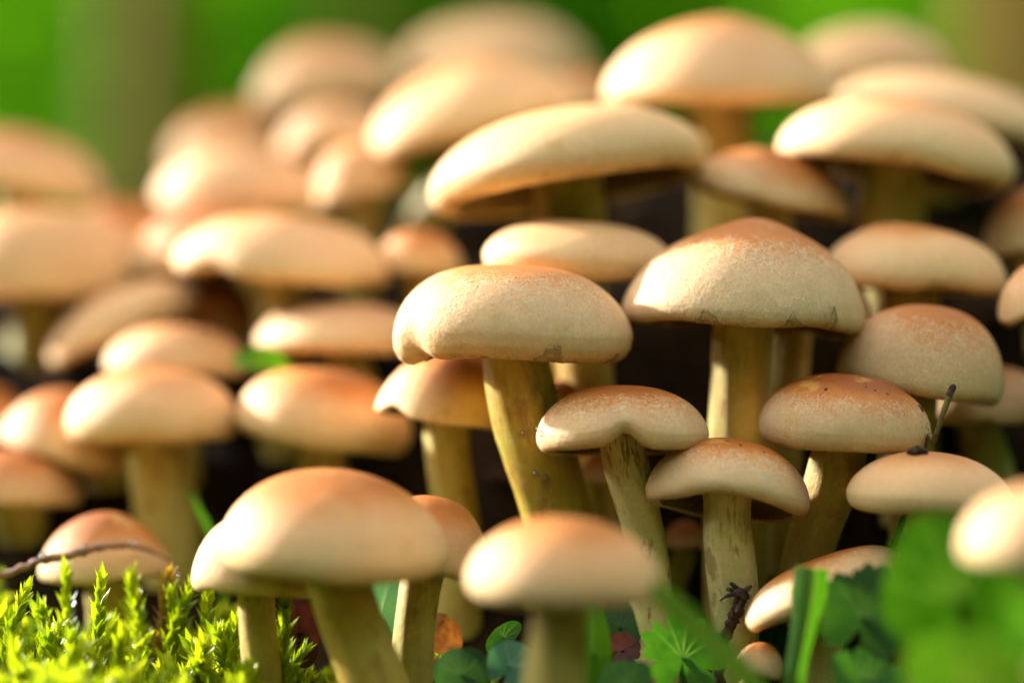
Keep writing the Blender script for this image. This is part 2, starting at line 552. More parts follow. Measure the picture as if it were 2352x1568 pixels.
bush_lab = ["dark green bush behind the highest group of caps", "bush with leaves filling the gap between the two slim trunks",
            "leafy bush beside the thick ochre tree trunk", "sunlit-tinted bush beside the ochre trunk, out over the meadow",
            "bush behind the domed cap with the peach crown", "bush next to the rust coloured trunk", "low bush at the foot of the rust coloured trunk",
            "tall bush at the far edge of the meadow"]
bush_spec = [(1000, 520, 55, 80, 60), (620, 600, 70, 95, 80), (150, 560, 60, 90, 75), (-130, 430, 45, 60, 50), (1560, 560, 70, 90, 85),
             (2060, 500, 60, 75, 80), (2480, 420, 45, 55, 55), (-620, 600, 80, 90, 110)]
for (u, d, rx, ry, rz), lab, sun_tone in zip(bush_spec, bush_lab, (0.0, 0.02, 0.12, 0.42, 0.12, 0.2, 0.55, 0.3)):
    p0 = P(u, 784, d); zb = float(gz(p0[0], d))
    root = thing("bush", lab, "bush", (p0[0], d, zb), "bushes in the woodland edge")
    org = (p0[0], d, zb)
    pt = clump_points(rng, 2100, (p0[0], d, zb + rz * 1.0), (rx, ry * 0.6, rz), 46)
    pt = pt[pt[:, 2] > zb + 2]
    v, f, tn = leaf_cards(rng, pt, 7.5)
    tn = np.clip(tn * 0.5 + sun_tone, 0, 1)  # per-bush offset paints sunlit and shaded bushes into the leaf tint
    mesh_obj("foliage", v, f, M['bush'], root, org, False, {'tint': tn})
    for k in range(4):
        e = np.array([p0[0] + rng.uniform(-.6, .6) * rx, d + rng.uniform(-.4, .4) * ry, zb + rz * rng.uniform(1.0, 1.5)])
        path = bez(np.array(org) - [0, 0, 2], np.array(org) + [0, 0, rz * .4], (np.array(org) + e) / 2, e, 8)
        v, ff = tube_mesh(path, np.linspace(1.3, 0.3, 8), 7)
        mesh_obj("branch", v, ff, M['bark_warm'], root, org)


def tree(u, d, w, mat, label, seed, lean=0.0):
    r_ = np.random.default_rng(seed)
    p0 = P(u, 784, d); zb = float(gz(p0[0], d)); org = (p0[0], d, zb)
    root = thing("tree", label, "tree", org, "young trees at the woodland edge")
    H = 420
    path = poly_path([[p0[0] - 1, d, zb - 12], [p0[0] + lean * 40, d, zb + 60], [p0[0] + lean * 120 + 3, d + 3, zb + 200], [p0[0] + lean * 200, d, zb + H]], 26)
    rad = np.linspace(w * 0.56, w * 0.22, 26); rad[0] *= 1.5; rad[1] *= 1.25; rad[2] *= 1.1
    v, ff = tube_mesh(path, rad, 18)
    mesh_obj("trunk", v, ff, mat, root, org)
    tips = []
    for k in range(7):
        s = path[int(12 + k * 1.8)]
        an = r_.uniform(0, 6.28); ln = r_.uniform(60, 110)
        e = s + np.array([math.cos(an) * ln, math.sin(an) * ln, r_.uniform(30, 80)])
        pth = bez(s, s + (e - s) * .35 + [0, 0, -4], s + (e - s) * .7, e, 8)
        v, ff = tube_mesh(pth, np.linspace(w * 0.13, 0.5, 8), 7)
        mesh_obj("limb", v, ff, mat, root, org)
        tips += [e, (s + e) / 2]
    tips.append(path[-1])
    pp = np.concatenate([clump_points(r_, 150, t_, (45, 45, 32), 7) for t_ in tips])
    v, f, tn = leaf_cards(r_, pp, 9)
    mesh_obj("crown", v, f, M['bush'], root, org, False, {'tint': tn})


tree(345, 330, 9.3, M['bark_warm'], "tree with thick ochre brown trunk above the blurred caps", 3, 0.01)
tree(845, 440, 7.0, M['bark_warm'], "slim ochre tree trunk standing beyond the tallest rear caps", 4, -0.01)
tree(2320, 330, 8.6, M['bark_rust'], "tree with rust brown trunk beyond the tilted rear cap", 5, 0.0)

# leafy young tree added out of view to shade the rear of the mound
r_ = np.random.default_rng(41)
hv = np.array([to_sun.x, to_sun.y]); hv /= np.linalg.norm(hv); gvv = np.array([-hv[1], hv[0]]) * (1 if hv[0] < 0 else -1)
gvv = gvv if gvv[1] > 0 else -gvv
cxy = np.array([0.0, 68.0]) + hv * 180 + gvv * 14
cz = 6 + 180 * math.tan(SUN_EL)
zb = float(gz(cxy[0], cxy[1])); org = (cxy[0], cxy[1], zb)
root = thing("shade_sapling", "young tree added out of view so its crown shades the rear caps", "tree", org)
path = poly_path([[cxy[0], cxy[1], zb - 3], [cxy[0] + 2, cxy[1], zb + 40], [cxy[0] - 1, cxy[1] + 1, cz], [cxy[0], cxy[1], cz + 18]], 20)
v, ff = tube_mesh(path, np.linspace(1.3, 0.3, 20), 9)
mesh_obj("trunk", v, ff, M['bark_warm'], root, org)
for k in range(7):
    s0 = path[9 + k]; an = k * 2.4; e = s0 + np.array([math.cos(an) * 15, math.sin(an) * 15, 9])
    v, ff = tube_mesh(bez(s0, s0 + (e - s0) * .3, s0 + (e - s0) * .7 + [0, 0, 1], e, 7), np.linspace(0.5, 0.15, 7), 6)
    mesh_obj("limb", v, ff, M['bark_warm'], root, org)
pp = clump_points(r_, 2600, (cxy[0], cxy[1], cz), (20, 20, 22), 46)
v, f, tn = leaf_cards(r_, pp, 5.5)
mesh_obj("crown", v, f, M['bush'], root, org, False, {'tint': tn})

# meadow grass between the mound and the bushes (nobody could count it)
n = 26000
gr = np.sqrt(rng.uniform(0, 1, n)) * 330; ga_ = rng.uniform(0, 2 * np.pi, n)
gxx, gd_ = gr * np.sin(ga_), 58 + gr * np.cos(ga_)
patchy = 0.5 + 0.5 * np.sin(gxx * 0.045 + 1.3) * np.cos(gd_ * 0.06 + 0.4) + 0.25 * np.sin(gxx * 0.13 + gd_ * 0.11)
keep = (gr > 46 + 14 * np.sin(ga_ * 3 + 1) + 8 * np.sin(ga_ * 7)) & (rng.uniform(0, 1, n) < 0.25 + 0.75 * patchy)
keep &= ~((gd_ < 62) & (np.abs(gxx) < 14 + 0.35 * np.abs(gd_)))          # trodden bare patch where the camera stands
gd_, gxx, patchy = gd_[keep], gxx[keep], patchy[keep]; n = len(gd_)
base = np.stack([gxx, gd_, gz(gxx, gd_) - 0.3], -1)
hgt = rng.uniform(3.5, 12, n) * (0.7 + 0.6 * patchy)
hgt *= np.where((gxx < -22) & (gd_ > 110) & (gd_ < 190), 1.9, 1.0)
dr = rng.uniform(0, 6.28, n); bend = rng.uniform(0.1, 0.6, n) * hgt
wv = np.stack([-np.sin(dr), np.cos(dr), 0 * dr], -1) * rng.uniform(0.15, 0.35, n)[:, None]
dv = np.stack([np.cos(dr), np.sin(dr), 0 * dr], -1)
rows = []
for q, ww in ((0, 1.0), (0.45, 0.9), (0.8, 0.55), (1.0, 0.05)):
    c = base + dv * (bend * q * q)[:, None] + np.array([0, 0, 1.0]) * (hgt * (q - 0.18 * q * q))[:, None]
    rows += [c - wv * ww, c + wv * ww]
v = np.stack(rows, 1).reshape(-1, 3)
b0 = (np.arange(n) * 8)[:, None]
f = np.concatenate([b0 + np.array([2 * i, 2 * i + 1, 2 * i + 3, 2 * i + 2]) for i in range(3)])
o = mesh_obj("grass", v, f, M['grass_far'], attrs={'tint': np.repeat(rng.uniform(0, 1, n), 8)})
tag(o, "blurred green meadow grass beyond the mushroom mound", "grass", kind="stuff")


# ------------------------------------------------------------------ mushrooms
NA = 96


def cap_grid(R, H, c, s, rngseed):
    """outer + lip + underside rows of a cap in its own frame, then tilted; returns (rows,NA,3), t per row, n_outer"""
    r_ = np.random.default_rng(rngseed)
    a = np.linspace(0, 2 * np.pi, NA, endpoint=False)
    no = 34
    tau = np.linspace(0.0, np.pi / 2, no)
    rr = np.sin(tau); rr[0] = 0.0008
    p, q = s.get('p', 2.1), s.get('q', 1.9)
    zz = np.clip(1 - rr ** p, 0, 1) ** (1 / q)
    zz[-1] = 0
    umbo = s.get('umbo', 0.0)
    zz = (zz + umbo * np.exp(-(rr / 0.27) ** 2)) / (1 + umbo)
    e = s.get('lip', 0.10) * R
    prof = [(x * R, z * H) for x, z in zip(rr, zz)]
    for th in (25, 50, 75, 95, 120, 145):
        th = math.radians(th)
        prof.append((R - e * 0.75 + e * 0.75 * math.cos(th), -e * math.sin(th)))
    ein = prof[-1]
    prof += [(ein[0] - 0.4 * e, ein[1] + 0.25 * e), (R * 0.72, H * 0.10), (R * 0.45, H * 0.18), (R * 0.1, H * 0.22)]
    prof = np.array(prof); nr = len(prof)
    arc = np.concatenate([[0], np.cumsum(np.hypot(np.diff(prof[:, 0]), np.diff(prof[:, 1])))])
    t = arc / arc[no - 1]
    rgrid = prof[:, 0][:, None] * np.ones(NA); zgrid = prof[:, 1][:, None] * np.ones(NA)
    tc = np.clip(t, 0, 1)[:, None]
    lump = s.get('lump', 1.0)
    w1, w2, w3, w4 = wob(r_, 5, 1, 4), wob(r_, 6, 2, 7), wob(r_, 8, 6, 17), wob(r_, 8, 9, 26)
    rgrid *= 1 + lump * (0.045 * w1(a) * tc + 0.035 * w2(a) * tc ** 3)
    rim = tc ** 6
    zgrid += lump * H * (0.06 * w1(a + 2) * tc ** 2 + 0.12 * w2(a + 1) * rim)
    tl = t[no + 3]
    zgrid += s.get('rag', 1.0) * R * (0.016 * w3(a) + 0.010 * w4(a)) * np.clip((t - tl + 0.2) / 0.2, 0, 1)[:, None] ** 1.5
    # broad bumps on the dome
    for k in range(5):
        ba, bt, bw = r_.uniform(0, 6.28), r_.uniform(0.2, 0.85), r_.uniform(0.18, 0.35)
        d2 = (np.cos(a) * tc - math.cos(ba) * bt) ** 2 + (np.sin(a) * tc - math.sin(ba) * bt) ** 2
        zgrid += lump * H * r_.uniform(-0.10, 0.08) * np.exp(-d2 / bw ** 2)
    for (na_, wd, up, inn) in s.get('notch', ()):
        da = (a - math.radians(na_) + np.pi) % (2 * np.pi) - np.pi
        w = np.exp(-(np.degrees(da) / wd) ** 2)
        wt = np.clip((np.clip(t, 0, 1.1) - 0.45) / 0.55, 0, 1.2)[:, None] ** 2
        zgrid += up * H * w * wt
        rgrid *= 1 - inn * w * wt
    sx, sy = s.get('shift', 0.0), s.get('shifty', 0.0)
    X = rgrid * np.cos(a) + sx * R * np.clip(zgrid / H, 0, 1.2)
    Y = rgrid * np.sin(a) * s.get('deep', 0.95) + sy * R * np.clip(zgrid / H, 0, 1.2)
    G = np.stack([X, Y, zgrid], -1)
    ro, pi_ = math.radians(s.get('roll', 0)), -math.radians(s.get('pitch', 0))
    Ry = np.array([[math.cos(ro), 0, math.sin(ro)], [0, 1, 0], [-math.sin(ro), 0, math.cos(ro)]])
    Rx = np.array([[1, 0, 0], [0, math.cos(pi_), -math.sin(pi_)], [0, math.sin(pi_), math.cos(pi_)]])
    Rm = Rx @ Ry
    return G @ Rm.T + c, t, no, a, Rm


def fit_cap(box, d, s, seed):
    uL, uR, vT, vB = box
    c = P((uL + uR) / 2, vB, d)
    R = (uR - uL) / 2 * K * d; H = (vB - vT) * K * d * 0.9
    for it in range(12):
        G, t, no, a, Rm = cap_grid(R, H, c, s, seed)
        o = G[:no + 4].reshape(-1, 3)
        u = 1176 + o[:, 0] / (K * o[:, 1]); v = 784 - o[:, 2] / (K * o[:, 1])
        W_, H_ = u.max() - u.min(), v.max() - v.min()
        R *= ((uR - uL) / W_) ** 0.9
        H = max(H + ((vB - vT) - H_) * K * d * 0.7, 0.12 * R)
        c = c + np.array([((uL + uR) / 2 - (u.max() + u.min()) / 2) * K * d, 0, -((vT + vB) / 2 - (v.max() + v.min()) / 2) * K * d])
    return R, H, c


def surf(G, t, tt, aa):
    """point and normal of the outer cap surface at t (0..1.05) and angle"""
    j = (np.asarray(aa) % (2 * np.pi)) / (2 * np.pi) * NA
    i = np.interp(tt, t[:39], np.arange(39))
    def at(i, j):
        i0 = np.clip(np.floor(i).astype(int), 0, 38); fi = (i - i0)[..., None]
        j0 = np.floor(j).astype(int) % NA; fj = (j - np.floor(j))[..., None]; j1 = (j0 + 1) % NA
        i1 = np.clip(i0 + 1, 0, 39)
        return (G[i0, j0] * (1 - fi) * (1 - fj) + G[i1, j0] * fi * (1 - fj) + G[i0, j1] * (1 - fi) * fj + G[i1, j1] * fi * fj)
    p = at(i, j)
    du = at(np.clip(i + 0.5, 0, 38), j) - at(np.clip(i - 0.5, 0, 38), j)
    dv = at(i, j + 0.5) - at(i, j - 0.5)
    nn = np.cross(du, dv); nn /= np.linalg.norm(nn, axis=-1)[..., None] + 1e-9
    return p, nn


def add_drop(parent, org, p, nrm, r, rng_):
    """a dew drop sitting on a surface"""
    nrm = nrm / np.linalg.norm(nrm)
    x = np.cross(nrm, [0.3, 0.2, 0.9]); x /= np.linalg.norm(x); y = np.cross(nrm, x)
    th = np.linspace(0.001, np.pi - 0.001, 9); ph = np.linspace(0, 2 * np.pi, 12, endpoint=False)
    g_ = []
    for q in th:
        g_.append([p + nrm * (r * 0.75 * math.cos(q) + r * 0.35) + r * math.sin(q) * (math.cos(w) * x + math.sin(w) * y) for w in ph])
    return mesh_obj("water_drop", np.array(g_).reshape(-1, 3), grid_faces(9, 12), M['water'], parent, org)


GROUP = "mushrooms crowded on the mound"
SHROOM = {}


def mushroom(key, box, d, label, s=None, stem=None, orange=0.5, stain=0.85, fuzz=0, pale=0.3, speck=0.5, seed=None, drops=()):
    s = s or {}
    seed = seed if seed is not None else (sum(ord(ch) * (i + 3) for i, ch in enumerate(key)) * 7 + 5)
    r_ = np.random.default_rng(seed + 1000)
    R, H, c = fit_cap(box, d, s, seed)
    G, t, no, a, Rm = cap_grid(R, H, c, s, seed)
    up = Rm @ np.array([0, 0, 1.0])
    # ---- stem path
    st = stem or {}
    top = c + up * H * 0.30
    bx = st.get('base')
    if bx is not None:
        base = P(bx[0], bx[1], bx[2] if len(bx) > 2 else d + 0.3)
        g0 = float(gz(base[0], base[1]))
        if base[2] < g0: base[2] = g0 - 0.1
    else:
        lx = st.get('lean', r_.uniform(-0.5, 0.5))
        base = np.array([c[0] + lx, c[1] + r_.uniform(0.2, 0.9), 0.0])
        base[2] = float(gz(base[0], base[1]))
    foot = base.copy()
    g0 = float(gz(base[0], base[1]))
    L = np.linalg.norm(top - base)
    h2 = base + np.array([(st.get('flare', 0.0)) * L, 0, 0.38 * L])
    path = bez(top, top - up * L * 0.38, h2, base, 26)
    if base[2] > g0 + 0.05:                        # run on down into the soil
        dirn = (path[-1] - path[-2]); dirn /= np.linalg.norm(dirn)
        dirn = dirn * 0.6 + np.array([0, 0, -1.0]) * 0.4; dirn /= np.linalg.norm(dirn)
        ln = (base[2] - g0 + 0.2) / max(-dirn[2], 0.3)
        path = np.concatenate([path, [base + dirn * ln * q for q in np.linspace(0.15, 1, 8)]])
        foot = path[-1].copy()
    else:
        path[-1][2] -= 0.15
    n = len(path)
    w = st.get('w', 0.27 * (box[1] - box[0])) * K * d / 2
    w2 = st.get('w2', st.get('w', 0.27 * (box[1] - box[0])) * 1.02) * K * d / 2
    rad = np.linspace(w, w2, n)
    rad[:4] *= np.linspace(1.25, 1.02, 4)
    rad = rad * (1 + 0.05 * np.sin(np.linspace(0, 7, n) + r_.uniform(0, 6)))
    na = 32
    SG = tube(path, rad, na)
    aa = np.linspace(0, 2 * np.pi, na, endpoint=False)
    ctr = path[:, None, :]
    lum = 1 + 0.05 * wob(r_, 5, 1, 4)(aa)[None, :] + 0.025 * np.sin(aa * 7 + np.linspace(0, 9, n)[:, None])
    SG = ctr + (SG - ctr) * lum[..., None]
    org = foot
    root = thing("mushroom", label, "mushroom", org, GROUP)
    tone = lambda x, z, m_: np.tile(np.array([x, (seed % 97) * 0.37, z]), (m_, 1))
    # ---- cap
    nr = len(G)
    pol = np.stack([np.cos(a)[None, :] * np.ones((nr, 1)), np.sin(a)[None, :] * np.ones((nr, 1)), t[:, None] * np.ones(NA)], -1)
    # fibres converge: scale the direction by the radius so the pattern keeps its width
    pol[..., :2] *= np.clip(t, 0.02, 1.2)[:, None, None] ** 0.5
    cap = mesh_obj("cap", G.reshape(-1, 3), grid_faces(nr, NA), M['cap'], root, org,
                   attrs={'polar': pol.reshape(-1, 3), 'tone': tone(orange, stain, nr * NA),
                          'rim': np.repeat(t - t[no + 3], NA)})
    # ---- gills: pleated sheet under the cap
    ng = 140
    ga = np.linspace(0, 2 * np.pi, ng, endpoint=False)
    jf = ga / (2 * np.pi) * NA
    j0 = np.floor(jf).astype(int) % NA; fj = (jf - np.floor(jf))[:, None]; j1 = (j0 + 1) % NA
    rim = G[no + 4, j0] * (1 - fj) + G[no + 4, j1] * fj
    inner_c = c + up * H * 0.14
    rows = []
    zig = np.where(np.arange(ng) % 2 == 0, 1.0, -1.0)[:, None]
    for q in np.linspace(0.0, 1.0, 7):
        pnt = rim * (1 - q) + (inner_c + (rim - c) * 0.16) * q
        pnt = pnt * 1.0 - (rim - c) * 0.035 * (1 - q) + up * (H * 0.05 * math.sin(q * 3.1))
        pnt = pnt + up * zig * 0.042 * R * (0.35 + 0.65 * math.sin(q * 3.1))
        rows.append(pnt)
    mesh_obj("gills", np.array(rows).reshape(-1, 3), grid_faces(7, ng), M['gill'], root, org, smooth=False)
    # ---- stem
    sp = np.stack([np.cos(aa)[None, :] * np.ones((n, 1)), np.sin(aa)[None, :] * np.ones((n, 1)), np.linspace(0, 1, n)[:, None] * np.ones(na)], -1)
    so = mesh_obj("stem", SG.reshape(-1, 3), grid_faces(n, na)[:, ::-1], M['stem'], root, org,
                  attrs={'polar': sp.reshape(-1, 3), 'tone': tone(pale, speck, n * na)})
    for (sf, sa, dr_) in drops:
        i = int(sf * (n - 1)); j = int((sa % 360) / 360 * na)
        # choose the angle index that faces the wanted direction
        dirw = np.array([math.cos(math.radians(sa)), math.sin(math.radians(sa)), 0])
        j = int(np.argmax(((SG[i] - path[i]) @ dirw)))
        nrm = SG[i, j] - path[i]
        add_drop(so, org, SG[i, j], nrm, dr_, r_)
    # ---- loose white fibrils on the caps that are in focus
    if fuzz:
        tmin = 0.15 + 0.5 * orange
        t0 = r_.uniform(0.0, 1.0, fuzz) ** 0.5 * (t[no + 4] - tmin) + tmin
        a0 = r_.uniform(np.pi * 0.95, np.pi * 2.05, fuzz)
        nseg = 5
        stp = r_.uniform(0.010, 0.022, fuzz)
        hd = r_.normal(0, 0.9, fuzz) + np.where(r_.uniform(size=fuzz) < 0.5, 0, np.pi)
        pts_, nrm_ = [], []
        lift = r_.uniform(0.003, 0.008, fuzz)[:, None]
        for k in range(nseg):
            p_, n_ = surf(G, t, np.clip(t0, 0.05, t[no + 4]), a0)
            pts_.append(p_ + n_ * lift * (0.6 + math.sin(k * 0.8))); nrm_.append(n_)
            t0 = t0 + stp * np.cos(hd); a0 = a0 + stp * np.sin(hd) * 1.2 / np.clip(t0, 0.2, 1)
            hd = hd + r_.normal(0, 0.55, fuzz)
        pts_ = np.array(pts_); nrm_ = np.array(nrm_)
        tg = np.gradient(pts_, axis=0)
        sd = np.cross(tg, nrm_); sd /= np.linalg.norm(sd, axis=-1)[..., None] + 1e-9
        wd = (r_.uniform(0.0020, 0.0042, fuzz))[None, :, None] * np.array([0.3, 1, 1, 1, 0.3])[:, None, None]
        v = np.stack([pts_ - sd * wd, pts_ + sd * wd], 2)            # seg, fib, 2, 3
        v = v.transpose(1, 0, 2, 3).reshape(-1, 3)
        b0 = (np.arange(fuzz) * nseg * 2)[:, None]
        f = np.concatenate([b0 + np.array([2 * k, 2 * k + 1, 2 * k + 3, 2 * k + 2]) for k in range(nseg - 1)])
        fo = mesh_obj("fibrils", v, f, M['fuzz'], cap, org)
        fo["kind"] = "stuff"
    SHROOM[key] = dict(root=root, cap=cap, stem=so, G=G, t=t, org=org, SG=SG, path=path, R=R, H=H, c=c)
    return root


def veil(key, a0, a1, tops, lift=0.010, name="veil_fragment"):
    """a torn brown scrap of veil clinging to the margin: jagged upper edge given as heights above the margin"""
    q = SHROOM[key]
    n = 4 * (len(tops) - 1) + 1
    aa = np.radians(np.linspace(a0, a1, n))
    r_ = np.random.default_rng(int(abs(a0) * 13))
    tl = q['t'][37] - 0.005
    tp = tl - np.interp(np.linspace(0, 1, n), np.linspace(0, 1, len(tops)), tops) * 0.95 + r_.normal(0, 0.010, n)
    rows = []
    for k, w in enumerate(np.linspace(0, 1, 6)):
        p_, n_ = surf(q['G'], q['t'], np.clip(tl + (tp - tl) * w, 0, tl), aa)
        lf = lift * (1 + 0.8 * r_.normal(size=n)[:, None] * (0.3 + (k in (0, 5))))
        rows.append(p_ + n_ * lf)
    mesh_obj(name, np.array(rows).reshape(-1, 3), grid_faces(6, n, False), M['veil'], q['cap'], q['org'])


def speck(key, tt, ang, r, mat='speck', name="speck"):
    q = SHROOM[key]
    p_, n_ = surf(q['G'], q['t'], np.array([tt]), np.array([math.radians(ang)]))
    p_, n_ = p_[0], n_[0]
    x = np.cross(n_, [0, 0, 1.0]); x /= np.linalg.norm(x); y = np.cross(n_, x)
    rs = np.random.default_rng(int(tt * 1000 + ang))
    g_ = []
    for th in np.linspace(0.01, 2.2, 5):
        g_.append([p_ + n_ * r * 0.6 * math.cos(th) + r * math.sin(th) * rs.uniform(0.7, 1.3) * (math.cos(w) * x + 1.4 * math.sin(w) * y) for w in np.linspace(0, 6.283, 8, endpoint=False)])
    mesh_obj(name, np.array(g_).reshape(-1, 3), grid_faces(5, 8), M[mat], q['cap'], q['org'])


# --- the group in focus
mushroom('A', (1428, 1985, 500, 778), 50.4, "tall mushroom with peaked orange crown and ragged pale brown cap margin",
         dict(roll=3, pitch=2, p=2.1, q=1.72, umbo=0.09, shift=0.06, lip=0.11, lump=0.8, rag=1.3),
         dict(base=(1690, 1240, 50.8), w=143, w2=140), orange=0.54, stain=0.8, fuzz=7800, pale=0.12, speck=0.5)
mushroom('B', (903, 1453, 607, 838), 49.6, "wide bun shaped mushroom with folded rim lobe and torn veil scrap",
         dict(roll=1, pitch=-3, p=2.7, q=1.75, shift=-0.04, lip=0.21, lump=0.7, rag=1.2,
              notch=((-150, 10, 0.05, 0.055), (-170, 13, -0.08, -0.02))),
         dict(base=(1290, 1215, 50.0), w=150, w2=170, flare=-0.10), orange=0.48, stain=0.9, fuzz=8600, pale=0.0, speck=0.45,
         drops=((0.35, -60, 0.07), (0.42, -95, 0.06), (0.6, -85, 0.08), (0.75, -70, 0.06), (0.3, -30, 0.08), (0.55, -110, 0.05)))
mushroom('C', (1232, 1628, 884, 1048), 48.7, "mushroom with notched rim folding up over its brown streaked stem",
         dict(roll=-1, pitch=5, p=2.4, q=1.7, lip=0.17, notch=((-90, 11, 0.20, 0.03),), lump=0.5, rag=0.6),
         dict(base=(1490, 1290, 49.0), w=100, w2=100, flare=-0.05), orange=0.78, stain=0.35, fuzz=4800, pale=0.62, speck=1.0)
mushroom('D', (1482, 1860, 1004, 1200), 48.4, "low mushroom with arched cap showing gills above pale thick stem",
         dict(roll=6, pitch=11, p=2.3, q=1.7, lip=0.15, lump=0.55, rag=1.0, notch=((-90, 30, 0.10, 0.0),)),
         dict(base=(1690, 1480, 48.8), w=112, w2=112), orange=0.80, stain=0.4, fuzz=4800, pale=0.85, speck=0.6,
         drops=((0.60, -60, 0.05), (0.52, -55, 0.035)))
mushroom('E', (1742, 2138, 857, 1045), 48.9, "dark crowned round mushroom whose cap is sprinkled with black specks",
         dict(roll=4, pitch=-1, p=2.25, q=2.0, shift=0.02, lip=0.20, lump=0.5, rag=0.7),
         dict(base=(1850, 1300, 49.6), w=122, w2=120, flare=0.08), orange=0.95, stain=0.3, fuzz=4800, pale=0.10, speck=0.35)
mushroom('F', (1922, 2306, 699, 932), 50.3, "smooth round domed mushroom without specks, touching the peaked cap",
         dict(roll=9, pitch=-1, p=2.2, q=2.0, lip=0.17, lump=0.5),
         dict(base=(2090, 1150, 51.0), w=95), orange=0.50, stain=0.8, fuzz=3300, pale=0.2)
mushroom('G', (1943, 2326, 1036, 1188), 47.6, "flat pale mushroom with orange smears behind the big round leaf",
         dict(roll=1, pitch=-2, p=2.2, q=1.6, lip=0.20, lump=0.8, rag=0.4, shift=-0.05),
         dict(base=(2110, 1330, 48.2), w=90), orange=0.34, stain=0.15, pale=0.4)
mushroom('H', (1710, 2085, 1252, 1452), 47.9, "steeply tilted mushroom behind the folded grass blade, gills showing",
         dict(roll=-20, pitch=6, p=2.6, q=1.8, lip=0.13, lump=0.7, rag=0.7, shift=0.05),
         dict(base=(1880, 1600, 48.2), w=80, w2=92), orange=0.55, stain=0.25, fuzz=2200, pale=0.35)
mushroom('I', (1690, 1797, 1474, 1560), 47.4, "tiny button mushroom with hooked cap under the tilted mushroom",
         dict(roll=14, pitch=0, p=2.0, q=2.0, lip=0.2, lump=0.6), dict(base=(1700, 1640, 47.4), w=52), orange=0.5, stain=0.3, fuzz=1100, pale=0.6)

# --- blurred in front
mushroom('J', (2205, 2590, 1108, 1310), 39.6, "out of focus cream mushroom hanging over the big round leaf",
         dict(roll=-4, p=2.2, q=1.9, lip=0.16, lump=0.6), dict(base=(2420, 1700, 39.8), w=120), orange=0.25, stain=0.0)
mushroom('K', (1070, 1520, 1185, 1398), 43.0, "blurred peach mushroom on straight stem touching the slanting grass blade",
         dict(roll=2, pitch=-3, p=2.1, q=1.9, lip=0.16, lump=0.5), dict(base=(1262, 1690, 43.2), w=128, w2=136), orange=0.52, stain=0.1, pale=0.25)
mushroom('L', (503, 1030, 1074, 1345), 46.0, "large yellow peach mushroom on leaning stem beside the moss",
         dict(roll=4, pitch=-2, p=2.15, q=1.75, shift=-0.05, lip=0.18, lump=0.9, rag=0.6), dict(base=(880, 1640, 46.2), w=140, w2=165, flare=-0.1), orange=0.60, stain=0.3, pale=0.05)
mushroom('M', (840, 1119, 1136, 1338), 47.7, "mushroom half hidden behind the large peach cap, stem by the dead leaf",
         dict(roll=12, p=2.2, q=1.9, lip=0.2, lump=0.6), dict(base=(942, 1660, 48.0), w=98, w2=102), orange=0.55, stain=0.3, pale=0.15)
mushroom('N', (439, 740, 1180, 1374), 47.3, "mushroom tucked under the large peach cap, brown gill edge above moss",
         dict(roll=4, p=2.3, q=1.9, lip=0.2, lump=0.6, pitch=3), dict(base=(605, 1640, 47.6), w=92, w2=84), orange=0.30, stain=0.5, pale=0.2)

# --- middle of the mound, softly blurred
mushroom('O', (862, 1190, 800, 992), 51.6, "mushroom shaded by the bun shaped cap with white sunlit flank",
         dict(roll=9, p=2.0, q=1.6, lip=0.06, lump=0.5, rag=0.8, notch=((-140, 16, 0.12, 0.03),)), dict(base=(1048, 1260, 52.0), w=104, w2=115), orange=0.62, stain=0.2, pale=0.2)
mushroom('P', (543, 946, 843, 1048), 54.0, "flat topped mushroom with ochre spots under the scrap of green leaf",
         dict(roll=9, pitch=-2, p=2.5, q=2.0, lip=0.22, lump=0.7), dict(base=(742, 1230, 54.5), w=112), orange=0.62, stain=0.2)
mushroom('Q', (150, 548, 845, 1020), 54.4, "broad pale mushroom with thick blurred stem rising behind the moss button",
         dict(roll=0, pitch=-3, p=2.3, q=1.9, lip=0.2, lump=0.8), dict(base=(392, 1290, 54.8), w=140), orange=0.45, stain=0.3)
mushroom('R', (-2, 318, 893, 1092), 56.2, "mushroom with white sunlit flank overlapped by the broad pale cap",
         dict(roll=16, p=2.2, q=1.9, lip=0.08, lump=0.6), dict(base=(240, 1260, 56.8), w=95), orange=0.62, stain=0.2)
mushroom('S', (-130, 188, 1030, 1162), 55.4, "blurred low mushroom below the white flanked one, above the moss",
         dict(roll=2, p=2.2, q=1.8, lip=0.08, lump=0.6), dict(base=(48, 1350, 55.8), w=125), orange=0.7, stain=0.2)
mushroom('T', (88, 388, 1174, 1345), 51.8, "young button mushroom crossed by the dry brown stalk on moss",
         dict(roll=-3, p=2.0, q=1.7, lip=0.12, lump=0.6), dict(base=(250, 1430, 52.2), w=95), orange=0.72, stain=0.1)
mushroom('U', (585, 990, 694, 815), 56.2, "wide cream mushroom behind the scrap of green leaf",
         dict(roll=1, pitch=-2, p=2.1, q=1.7, lip=0.10), dict(base=(840, 1010, 56.6), w=100), orange=0.30)
mushroom('V', (240, 575, 745, 868), 56.6, "blurred tan mushroom touching the pointed end of the green leaf scrap",
         dict(roll=1, pitch=-3, p=2.3, q=1.8, lip=0.10), dict(base=(410, 1030, 57.0), w=100), orange=0.38)
mushroom('W', (112, 470, 640, 842), 58.8, "slanting cream mushroom pressed against the dark brown cap",
         dict(roll=-22, pitch=-2, p=2.4, q=1.8, lip=0.09), dict(base=(330, 1010, 59.3), w=90), orange=0.35)
mushroom('X', (398, 895, 492, 662), 57.2, "wide mushroom with two bright humps on its folded rim",
         dict(roll=5, pitch=-1, p=2.3, q=1.8, lip=0.10, lump=1.2, notch=((-128, 17, 0.07, 0.07),)), dict(base=(650, 860, 57.8), w=116), orange=0.42)
